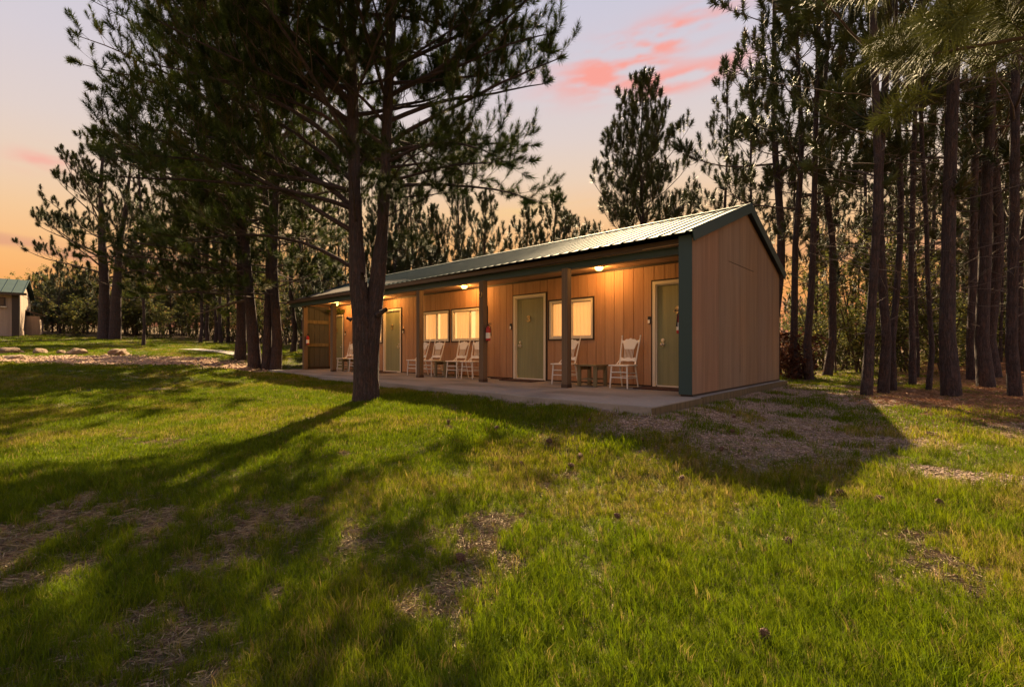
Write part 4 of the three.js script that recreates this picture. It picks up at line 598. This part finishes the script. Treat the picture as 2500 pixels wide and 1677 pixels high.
{ // ---- pine at the photographer's right whose long-needled limb reaches into view
  const o = thing('pine_tree', 'near pine whose long-needled branch hangs into the upper right corner', 'tree'), X = 5.0, Z = 2.9, gy = lay(X, Z); o.position.set(X, gy, -Z);
  const pts = stemOf(11, 81, 0, 0, 12, 0.1), hand = [[3.0, Math.PI + 0.03, 0.03, 2.45, -0.12], [3.35, Math.PI - 0.12, 0.05, 2.7, -0.1], [3.7, Math.PI + 0.1, 0.05, 2.6, -0.1], [3.45, Math.PI - 0.4, 0.0, 2.6, -0.05], [4.0, Math.PI - 0.25, 0.0, 2.7, 0], [4.3, Math.PI - 0.5, 0.1, 2.8, 0], [4.6, Math.PI + 0.1, 0.1, 2.8, 0]], L = hand.map(([y, az, el, l, up]) => ({ t: y / 11, az, el, L: l, up, t0: 0.35 })), r1 = rngOf(82);
  for (let y = 5; y < 10.6; y += 0.4) L.push({ t: y / 11, az: r1() * 6.28, el: 0.4, L: mix(2.2, 0.6, (y - 5) / 5.6), up: 0.2 });
  const t = grow({ seed: 83, stems: [{ pts, r0: 0.2, r1: 0.03 }], limbs: () => L, step: 0.20, gap: 0.13, size: 1.05, up2: 0.1, rise: 0.1, sides: 14, rough: 0.06, limbSides: 8, tips: 3 });
  fillTree(o, t, mBark);
  crownInstanced(t.shoots, [shootGeo(90, 0.20, 0.20, 0.0042, 84, [0.5, 1.25], 0.7, 2), shootGeo(90, 0.22, 0.19, 0.0042, 85, [0.45, 1.2], 0.8, 2)], leafy({ color: rgb(1, 1, 1), roughness: 0.6, transmission: 0.25 }), o, (q) => { const d = mix(0.8, 1.2, q); return [0.11 * d, 0.12 * d, 0.03 * d]; });
}

// ---------------------------------------------------------------- grass, litter, cones, stones
function tuft(n, h, w, spread, seed) {
  const r = rngOf(seed), P = [], N = [];
  for (let i = 0; i < n; i++) {
    const a = r() * 6.283, d = Math.sqrt(r()) * spread, x = Math.cos(a) * d, z = Math.sin(a) * d, l = h * mix(0.5, 1.1, r()), b = r() * 6.283, lean = mix(0.05, 0.65, r()), fa = r() * 6.283, sx = Math.cos(fa) * w / 2, sz = Math.sin(fa) * w / 2;
    const m = [x + Math.cos(b) * lean * l * 0.3, l * 0.55, z + Math.sin(b) * lean * l * 0.3], e = [x + Math.cos(b) * lean * l, l * (1 - lean * 0.3), z + Math.sin(b) * lean * l];
    const q = [[x - sx, -0.01, z - sz], [x + sx, -0.01, z + sz], [m[0] + sx * 0.8, m[1], m[2] + sz * 0.8], [m[0] - sx * 0.8, m[1], m[2] - sz * 0.8], e], nx = -Math.sin(fa), nz = Math.cos(fa);
    for (const k of [0, 1, 2, 0, 2, 3, 3, 2, 4]) { P.push(...q[k]); N.push(nx * 0.8, 0.6, nz * 0.8); }
  }
  const g = new THREE.BufferGeometry(); g.setAttribute('position', new THREE.Float32BufferAttribute(P, 3)); g.setAttribute('normal', new THREE.Float32BufferAttribute(N, 3)); return g;
}
const wave = (X, Z) => lay(X, Z) + (fbm(X * 1.3, Z * 1.3) - 0.5) * 0.05 + (fbm(X * 6, Z * 6, 2) - 0.5) * 0.02;
function grassAt(X, Z, r) {                                    // [keep, height, straw share]
  if (under(X, Z)) return null;
  const b = bare(X, Z), w = woods(X, Z), p = patch(X, Z), c = chips(X, Z), bh = behind(X, Z), clump = fbm(X * 2.1 + 50, Z * 2.1, 3);
  const wp = ss(0.5, 0.62, fbm(X * 0.8 + 70, Z * 0.8, 3));
  let keep = 1 - 0.86 * b; keep *= 1 - w * mix(0.98, 0.7, wp); keep *= 1 - 0.97 * p; keep *= 1 - c * (clump > 0.55 ? 0.72 : 0.97); keep *= 1 - bh * 0.75;
  if (r() > keep) return null;
  return [mix(0.6, 1.3, clump) * mix(1, 0.75, b) * mix(1, 0.75, ss(8, 18, Z)), clamp(ss(0.45, 0.75, fbm(X * 0.9 + 20, Z * 0.9, 3)) * 0.8 + b * 0.4)];
}
function lawn(count, z0, z1, geos, seed, size) {
  const r = rngOf(seed), sets = geos.map(() => []), c = new THREE.Color(), q = new THREE.Quaternion(), e = new THREE.Euler();
  for (let i = 0; i < count; i++) {
    const Z = mix(Math.sqrt(z0), Math.sqrt(z1), r()) ** 2, X = (r() * 2 - 1) * (1.45 * Z + 2), g = grassAt(X, Z, r);
    if (!g) continue;
    const s = size * g[0] * mix(0.7, 1.25, r()), k = r(), straw = r() < 0.04 + g[1] * 0.34, yel = clamp(0.26 + g[1] * 0.58 + r() * 0.34), d = mix(0.6, 1.2, r());
    q.setFromEuler(e.set((r() - 0.5) * 0.3, r() * 6.28, (r() - 0.5) * 0.3));
    const col = straw ? [0.38 * d, 0.29 * d, 0.09 * d] : [mix(0.085, 0.255, yel) * d, mix(0.18, 0.265, yel) * d, mix(0.003, 0.006, yel) * d];
    sets[Math.floor(k * geos.length)].push([new THREE.Matrix4().compose(V(X, wave(X, Z) - 0.012, -Z), q.clone(), V(s, s * mix(0.8, 1.2, r()), s)), col]);
  }
  return sets;
}
{
  const near3 = [tuft(12, 0.085, 0.0034, 0.04, 1), tuft(14, 0.07, 0.0032, 0.045, 2), tuft(10, 0.11, 0.0032, 0.03, 3)], mid = [tuft(13, 0.082, 0.006, 0.06, 4), tuft(12, 0.07, 0.006, 0.07, 5), tuft(9, 0.105, 0.0055, 0.05, 8)], far = [tuft(14, 0.10, 0.014, 0.16, 6), tuft(14, 0.09, 0.014, 0.18, 7)];
  const put = (sets, geos) => sets.forEach((s, k) => { const im = new THREE.InstancedMesh(geos[k], mGrass, s.length), c = new THREE.Color(); s.forEach(([m, col], i) => { im.setMatrixAt(i, m); im.setColorAt(i, c.setRGB(...col)); }); im.name = numbered('grass'); im.castShadow = im.receiveShadow = true; im.userData = { kind: 'stuff', label: 'uneven green and yellow lawn grass with bare strawy patches', category: 'grass' }; scene.add(im); });
  put(lawn(150000, 0.9, 5.2, near3, 11, 1), near3); put(lawn(180000, 5.1, 14, mid, 12, 1), mid); put(lawn(115000, 13.7, 34, far, 13, 1), far);
  // dry needles and straw on the bare ground, wood chips by the cabin
  const bit = (() => { const g = new THREE.BufferGeometry(); g.setAttribute('position', new THREE.Float32BufferAttribute([-0.5, 0, -0.03, 0.5, 0.06, 0, -0.5, 0, 0.03, 0.5, 0.06, 0, 0, 0.1, 0.02, -0.5, 0, 0.03], 3)); g.computeVertexNormals(); return g; })();
  const scatter = (name, label, count, seed, geo, mat, where, size, color) => {
    const r = rngOf(seed), list = [], q = new THREE.Quaternion(), e = new THREE.Euler();
    for (let i = 0; i < count * 6 && list.length < count; i++) { const [X, Z, p] = where(r); if (under(X, Z) || r() > p) continue; q.setFromEuler(e.set((r() - 0.5) * 0.9, r() * 6.28, (r() - 0.5) * 0.5)); const s = mix(size[0], size[1], r()); list.push([new THREE.Matrix4().compose(V(X, wave(X, Z) + 0.004 + r() * 0.008, -Z), q.clone(), V(s, s, s)), color(r())]); }
    const im = new THREE.InstancedMesh(geo, mat, list.length), c = new THREE.Color(); list.forEach(([m, col], i) => { im.setMatrixAt(i, m); im.setColorAt(i, c.setRGB(...col)); }); im.name = numbered(name); im.castShadow = im.receiveShadow = true; im.userData = { kind: 'stuff', label, category: 'litter' }; scene.add(im);
  };
  const mBit = std({ color: rgb(1, 1, 1), side: THREE.DoubleSide, roughness: 0.9 });
  scatter('straw', 'dry straw and needles on the bare ground of the lawn', 60000, 21, bit, mBit, (r) => { const Z = mix(0.9, 7, Math.pow(r(), 0.6)), X = (r() * 2 - 1) * (1.3 * Z + 1); return [X, Z, 0.12 + 0.88 * bare(X, Z)]; }, [0.04, 0.11], (q) => { const d = mix(0.6, 1.1, (q * 7) % 1); return q < 0.7 ? [0.34 * d, 0.26 * d, 0.15 * d] : [0.2 * d, 0.12 * d, 0.08 * d]; });
  const chip = new THREE.IcosahedronGeometry(0.5, 0).scale(1, 0.35, 0.6);
  scatter('wood_chips', 'pale wood chips and gravel on the bare slope beside the cabin', 60000, 22, chip, mBit, (r) => { const u = mix(-5.5, 6, r()), v = mix(-3, 6, r()), X = CX - u * SN + v * CS, Z = CZ + u * CS + v * SN; return [X, Z, chips(X, Z)]; }, [0.012, 0.034], (q) => { const d = mix(0.45, 1.1, (q * 9) % 1); return [0.40 * d, 0.29 * d, 0.22 * d]; });
  scatter('needle_litter', 'rusty pine needle litter on the floor of the wood', 70000, 23, bit, mBit, (r) => { const Z = mix(6, 22, Math.pow(r(), 0.8)), X = mix(0.4, 1.3, r()) * Z + 1; return [X, Z, woods(X, Z)]; }, [0.07, 0.2], (q) => { const d = mix(0.5, 1.1, (q * 9) % 1); return [0.36 * d, 0.2 * d, 0.105 * d]; });
  const stone = new THREE.DodecahedronGeometry(0.5, 0).scale(1, 0.6, 0.8);
  scatter('clods', 'small clods and stones on the bare reddish earth patch', 2600, 24, stone, mBit, (r) => { const X = mix(-20, -8, r()), Z = mix(14, 19.5, r()); return [X, Z, patch(X, Z)]; }, [0.04, 0.13], (q) => { const d = mix(0.6, 1.1, (q * 9) % 1); return [0.46 * d, 0.30 * d, 0.2 * d]; });
}
{ // stones at the edge of the earth patch
  const stone = (X, Z, w, h, d, seed, label) => { const g = new THREE.IcosahedronGeometry(0.5, 5), p = g.attributes.position; for (let i = 0; i < p.count; i++) { const x = p.getX(i), y = p.getY(i), z = p.getZ(i), k = 0.55 + 0.9 * fbm(x * 3.1 + seed, y * 3.1 + z * 2.7 + seed, 4); p.setXYZ(i, x * w * k, Math.max(y, -0.2) * h * k, z * d * k); } g.computeVertexNormals(); const m = mesh('rock', g, std({ color: rgb(0.30, 0.205, 0.135), roughness: 0.95, flatShading: true, map: rep(tConc, 2, 2) })); m.position.set(X, lay(X, Z) + h * 0.12, -Z); m.rotation.y = seed; tag(m, label, 'rock', 'rocks on the lawn'); };
  stone(-19.2, 17.8, 0.8, 0.34, 0.6, 1, 'flat tan rock at the left edge of the lawn'); stone(-18.35, 18.1, 0.5, 0.3, 0.4, 2, 'small tan rock right beside the flat one'); stone(-17.6, 18.2, 0.3, 0.22, 0.3, 3, 'smallest tan rock between the others'); stone(-17.1, 18.3, 0.65, 0.34, 0.5, 4, 'humped tan rock in the middle of the row'); stone(-15.5, 18.4, 0.75, 0.42, 0.6, 5, 'largest lumpy rock at the head of the earth patch'); stone(-16.9, 15.9, 0.8, 0.2, 0.5, 6, 'low flat stone sunk in the earth patch');
  const cone = (() => { const o = [], r = rngOf(4); for (let k = 0; k < 40; k++) { const t = k / 40, a = k * 2.4, R = 0.022 * Math.sin(Math.PI * mix(0.12, 0.92, t)); const g = new THREE.ConeGeometry(0.009, 0.02, 4); g.rotateZ(-1.3); g.translate(R, 0, 0); g.rotateY(a); g.translate(0, mix(-0.03, 0.03, t), 0); o.push(g); } return merge(o); })(), mc = std({ color: rgb(0.11, 0.06, 0.04), roughness: 0.9 }), r = rngOf(66);
  [[0.62, 4.9], [1.45, 5.2], [1.0, 6.0], [0.45, 5.6], [-0.2, 6.3], [1.6, 4.4], [2.2, 4.9], [0.85, 3.75], [1.9, 3.2], [2.75, 3.9], [2.95, 3.75], [3.3, 3.6], [0.1, 5.0], [-0.9, 6.6], [0.75, 5.1], [1.25, 2.3], [-0.35, 3.2], [2.6, 5.5], [3.0, 6.3], [4.6, 7.4]].forEach(([X, Z]) => { const m = mesh('pine_cone', cone, mc); m.position.set(X, wave(X, Z) + 0.05, -Z); m.rotation.set(r() * 3, r() * 6, 1.2 + r()); m.scale.setScalar(mix(0.8, 1.15, r())); tag(m, 'small dark pine cone lying in the sunlit grass', 'pine cone', 'pine cones scattered on the lawn'); });
}
renderer.render(scene, camera);
